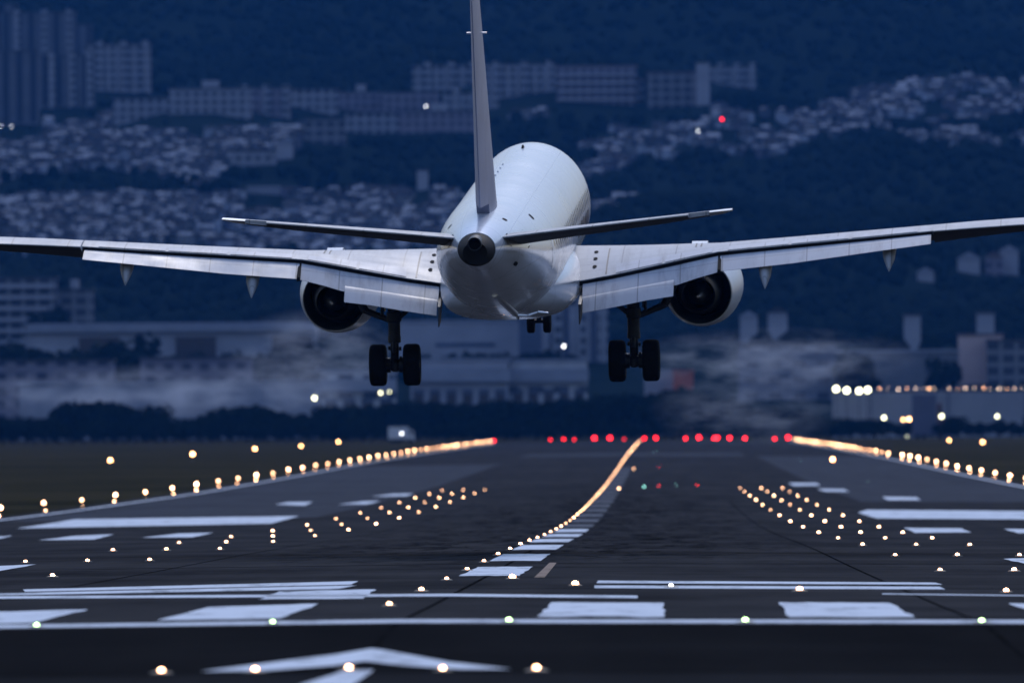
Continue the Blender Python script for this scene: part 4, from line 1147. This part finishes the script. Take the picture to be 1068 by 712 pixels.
# ------------------------------------------------------------------ wooded hills and hillside town
def ico(sub):
    bm = bmesh.new(); bmesh.ops.create_icosphere(bm, subdivisions=sub, radius=1)
    V = np.array([v.co[:] for v in bm.verts]); Fq = np.array([[v.index for v in f_.verts] for f_ in bm.faces]); bm.free()
    return V, Fq
IV, IF = ico(1)
def in_poly(px, py, poly):
    c = False; n = len(poly); j = n - 1
    for i in range(n):
        (xi, yi), (xj, yj) = poly[i], poly[j]
        if (yi > py) != (yj > py) and px < (xj - xi) * (py - yi) / (yj - yi) + xi: c = not c
        j = i
    return c
TOWN = [[(-80, 118), (120, 116), (330, 112), (345, 130), (310, 150), (250, 165), (215, 190), (140, 178), (100, 172), (40, 176), (0, 184), (-80, 190)],
        [(-80, 205), (60, 203), (200, 200), (330, 196), (480, 198), (480, 262), (-80, 262)],
        [(608, 150), (640, 132), (700, 126), (790, 126), (900, 92), (950, 84), (1150, 70), (1150, 112), (1000, 128), (930, 128), (860, 140), (800, 158), (640, 160), (612, 158)],
        [(606, 186), (606, 172), (650, 160), (668, 166), (636, 182)],
        [(930, 140), (1080, 132), (1080, 146), (1000, 150)],
        [(500, 102), (800, 112), (800, 124), (640, 120), (560, 118), (500, 116)],
        [(618, 215), (660, 200), (665, 206), (625, 222)]]
def is_town(px, py): return any(in_poly(px, py, p) for p in TOWN)

FV = []; FF = []; nv = 0
NT = 0
VAR = []
for k in range(6):
    n3 = RNG.normal(size=(len(IV), 1)) * .13
    q = IV * (1 + n3 + .16 * np.sin(IV @ RNG.normal(size=3) * 3 + k)[:, None])
    VAR.append(q)
for _ in range(60000):
    Y = 4150 + 3900 * RNG.random() ** 1.25
    X = RNG.uniform(-.062, .052) * Y
    z = float(ground_z(X, Y))
    px, py = project((X, Y, z + 2))
    if py > 352 or py < -70: continue
    town = is_town(px, py)
    if town and RNG.random() < (.88 if px < 590 else .55): continue
    s = RNG.uniform(1.7, 3.3) * (.42 if town else 1)
    th_ = project((X, Y, z + s * 1.6))[1]
    hid = False
    for (a0, a1, yt, yb, Yb) in BOX:
        if a0 - 10 < px < a1 + 10 and Y < Yb + 18 and th_ < yb - 2 and py > yt - 4 and py < yb + 40: hid = True
    if hid: continue
    a = RNG.uniform(0, 6.28)
    q = VAR[RNG.integers(6)] * s * np.array([1, 1, RNG.uniform(.75, 1.15)])
    c, s_ = math.cos(a), math.sin(a)
    q = np.stack([q[:, 0] * c - q[:, 1] * s_, q[:, 0] * s_ + q[:, 1] * c, q[:, 2]], 1) + (X, Y, z + s * .55)
    FV.append(q); FF.append(IF + nv); nv += len(q); NT += 1
    if NT > 15000: break
fo = np_mesh('forest', np.concatenate(FV), np.concatenate(FF), M['forest'], smooth=False)
tag(fo, 'dark blue wooded hillside rising behind the town', 'forest', kind='stuff')

# houses
wallc = [plain('house_wall_%s' % n, c, .9, 0, .1, .2, 0, 0) for n, c in (('white', (.27, .30, .38)), ('cream', (.15, .16, .19)), ('grey', (.07, .08, .105)), ('mauve', (.10, .10, .14)))]
roofc = [plain('house_roof_%s' % n, c, .85, 0, .15, .3, 0, 0) for n, c in (('slate', (.02, .025, .035)), ('pale', (.13, .15, .19)), ('brown', (.026, .026, .03)))]
mats = wallc + roofc
def house_geo(w, d, h, rh):
    V = [(-w, -d, -3), (w, -d, -3), (w, d, -3), (-w, d, -3), (-w, -d, h), (w, -d, h), (w, d, h), (-w, d, h), (-w, 0, h + rh), (w, 0, h + rh),
         (-w * 1.1, -d * 1.15, h + .05), (w * 1.1, -d * 1.15, h + .05), (w * 1.1, 0, h + rh + .12), (-w * 1.1, 0, h + rh + .12), (-w * 1.1, d * 1.15, h + .05), (w * 1.1, d * 1.15, h + .05)]
    F_ = [(0, 1, 5, 4), (1, 2, 6, 5), (2, 3, 7, 6), (3, 0, 4, 7), (10, 11, 12, 13), (13, 12, 15, 14), (4, 7, 8, 8), (5, 9, 6, 6)]
    return np.array(V, float), F_
spots = []
tries = 0
while len(spots) < 9000 and tries < 220000:
    tries += 1
    Y = RNG.uniform(4750, 6500); X = RNG.uniform(-.06, .05) * Y
    z = float(ground_z(X, Y)); px, py = project((X, Y, z + 2))
    if not -30 < px < 1100 or not is_town(px, py): continue
    if any(a0 - 8 < px < a1 + 8 and Y < Yb + 25 and project((X, Y, z + 8))[1] < yb - 1 and py < yb + 25 for (a0, a1, yt, yb, Yb) in BOX if yb < 900): continue
    pat = math.sin(px / 23 + py / 9) + math.sin(px / 11 - py / 5 + 1) + .8 * math.sin(py / 3.1 + px / 60)
    if px > 590:
        if pat < -.25: continue
    elif pat < -1.2 and RNG.random() < .7: continue
    spots.append((Y, X, z, px, py))
spots.sort()
vis = [s for s in spots if 0 < s[3] < 1068]
single = set(id(s) for s in vis[::max(1, len(vis) // 150)][:150])
protoh = []
hn = 0
SV, SF, SI, nv = [], [], [], 0
for sp in spots:
    Y, X, z, px, py = sp
    w, d, h, rh = RNG.uniform(1.1, 2.6), RNG.uniform(1.2, 2.2), RNG.uniform(1.2, 3.0), RNG.uniform(.4, 1.1)
    wi = int(RNG.choice(4, p=[.34, .2, .28, .18])); ri = 4 + int(RNG.choice(3, p=[.5, .3, .2]))
    a = RNG.uniform(-.5, .5) + (1.57 if RNG.random() < .4 else 0)
    V, F_ = house_geo(w, d, h, rh)
    if id(sp) in single:
        if len(protoh) < 24:
            tri = [tuple(dict.fromkeys(f_)) for f_ in F_]
            me = bpy.data.meshes.new('hillside_house'); me.from_pydata(V.tolist(), [], tri)
            me.materials.append(mats[wi]); me.materials.append(mats[ri])
            for i, po in enumerate(me.polygons): po.material_index = 1 if i in (4, 5) else 0
            protoh.append(me)
        o = bpy.data.objects.new('hillside_house', protoh[hn % 24 if hn >= 24 else len(protoh) - 1]); COL.objects.link(o)
        o.location = (X, Y, z); o.rotation_euler = (0, 0, a)
        hn += 1
        where = 'left town' if px < 560 else 'right hand town'
        lab = 'small pitched roof house among many in the %s on the hillside' % where
        tag(o, lab, 'house', 'houses of the ' + where)
        continue
    c, s_ = math.cos(a), math.sin(a)
    q = np.stack([V[:, 0] * c - V[:, 1] * s_ + X, V[:, 0] * s_ + V[:, 1] * c + Y, V[:, 2] + z], 1)
    SV.append(q)
    for i, f_ in enumerate(F_):
        if len(set(f_)) < 4: f_ = (f_[0], f_[1], f_[2]); SF.append((f_[0] + nv, f_[1] + nv, f_[2] + nv)); SI.append(wi); continue
        m_ = ri if i in (4, 5) else wi
        SF.append((f_[0] + nv, f_[1] + nv, f_[2] + nv)); SF.append((f_[0] + nv, f_[2] + nv, f_[3] + nv)); SI += [m_, m_]
    nv += len(V)
ht = np_mesh('hillside_town', np.concatenate(SV), np.array(SF), mats, SI)
tag(ht, 'dense mass of tiny pale roofs spread over the hillside', 'town', kind='stuff')

# ------------------------------------------------------------------ haze
hz, nt, b = base('blue_haze')
nt.nodes.remove(b)
pv = nt.nodes.new('ShaderNodeVolumePrincipled')
pv.inputs['Color'].default_value = (.06, .33, 1.0, 1)
pv.inputs['Density'].default_value = 1.85e-5
pv.inputs['Anisotropy'].default_value = 0
nt.links.new(pv.outputs[0], nt.nodes['Material Output'].inputs['Volume'])
ho = MB().box(-950, 950, -60, 9600, -9, 480).build('haze', hz)
tag(ho, 'thin blue evening haze over the airfield and hills', kind='stuff')

# ------------------------------------------------------------------ exhaust smoke drifting behind the aircraft
def smoke(name, px0, px1, py0, py1, Y, depth, dens, seed, label):
    ks = 640 / Y
    a, b = at(px0, py1, Y), at(px1, py0, Y)
    c = ((a[0] + b[0]) / 2, Y, (a[2] + b[2]) / 2)
    hx, hz_ = (b[0] - a[0]) / 2, (b[2] - a[2]) / 2
    bm = bmesh.new(); bmesh.ops.create_icosphere(bm, subdivisions=4, radius=1)
    for v in bm.verts: v.co = (v.co.x * hx, v.co.y * depth, v.co.z * hz_)
    me = bpy.data.meshes.new(name); bm.to_mesh(me); bm.free()
    m, nt, bs = base('smoke_' + str(seed)); nt.nodes.remove(bs)
    v = objvec(nt, (1 / hx, 1 / depth, 1 / hz_))
    ln = nt.nodes.new('ShaderNodeVectorMath'); ln.operation = 'LENGTH'; nt.links.new(v, ln.inputs[0])
    edge = math_(nt, 'MAXIMUM', math_(nt, 'SUBTRACT', 1, ln.outputs['Value']), 0)
    t = nt.nodes.new('ShaderNodeTexCoord'); mp = nt.nodes.new('ShaderNodeMapping')
    mp.inputs['Location'].default_value = (seed * 7.3, seed * 3.1, seed); mp.inputs['Scale'].default_value = (.6 * ks, .03, 1.6 * ks)
    nt.links.new(t.outputs['Object'], mp.inputs[0])
    nz = noise(nt, 1.0, 5, mp.outputs[0], .62)
    k = math_(nt, 'MULTIPLY', math_(nt, 'MAXIMUM', math_(nt, 'SUBTRACT', nz, .42), 0), 6.0)
    pv = nt.nodes.new('ShaderNodeVolumePrincipled')
    pv.inputs['Color'].default_value = (.86, .90, 1.0, 1)
    nt.links.new(math_(nt, 'MULTIPLY', math_(nt, 'MULTIPLY', k, math_(nt, 'MINIMUM', math_(nt, 'MULTIPLY', edge, 2.2), 1)), dens), pv.inputs['Density'])
    nt.links.new(pv.outputs[0], nt.nodes['Material Output'].inputs['Volume'])
    me.materials.append(m)
    o = bpy.data.objects.new(name, me); COL.objects.link(o); o.location = c
    tag(o, label, 'smoke', kind='stuff')
smoke('exhaust_smoke', 640, 965, 338, 412, 640, 35, .0065, 1, 'pale exhaust smoke hanging behind the right engine')
smoke('exhaust_smoke', 672, 880, 385, 474, 600, 30, .0045, 5, 'fainter exhaust smoke sinking onto the far runway at right')
smoke('exhaust_smoke', -60, 425, 376, 442, 3530, 40, .0085, 2, 'long pale band of exhaust haze left of the wheels')
smoke('exhaust_smoke', 230, 430, 318, 420, 650, 30, .007, 3, 'thin exhaust haze below the left engine')
SC.cycles.volume_step_rate = 4
SC.cycles.volume_max_steps = 64
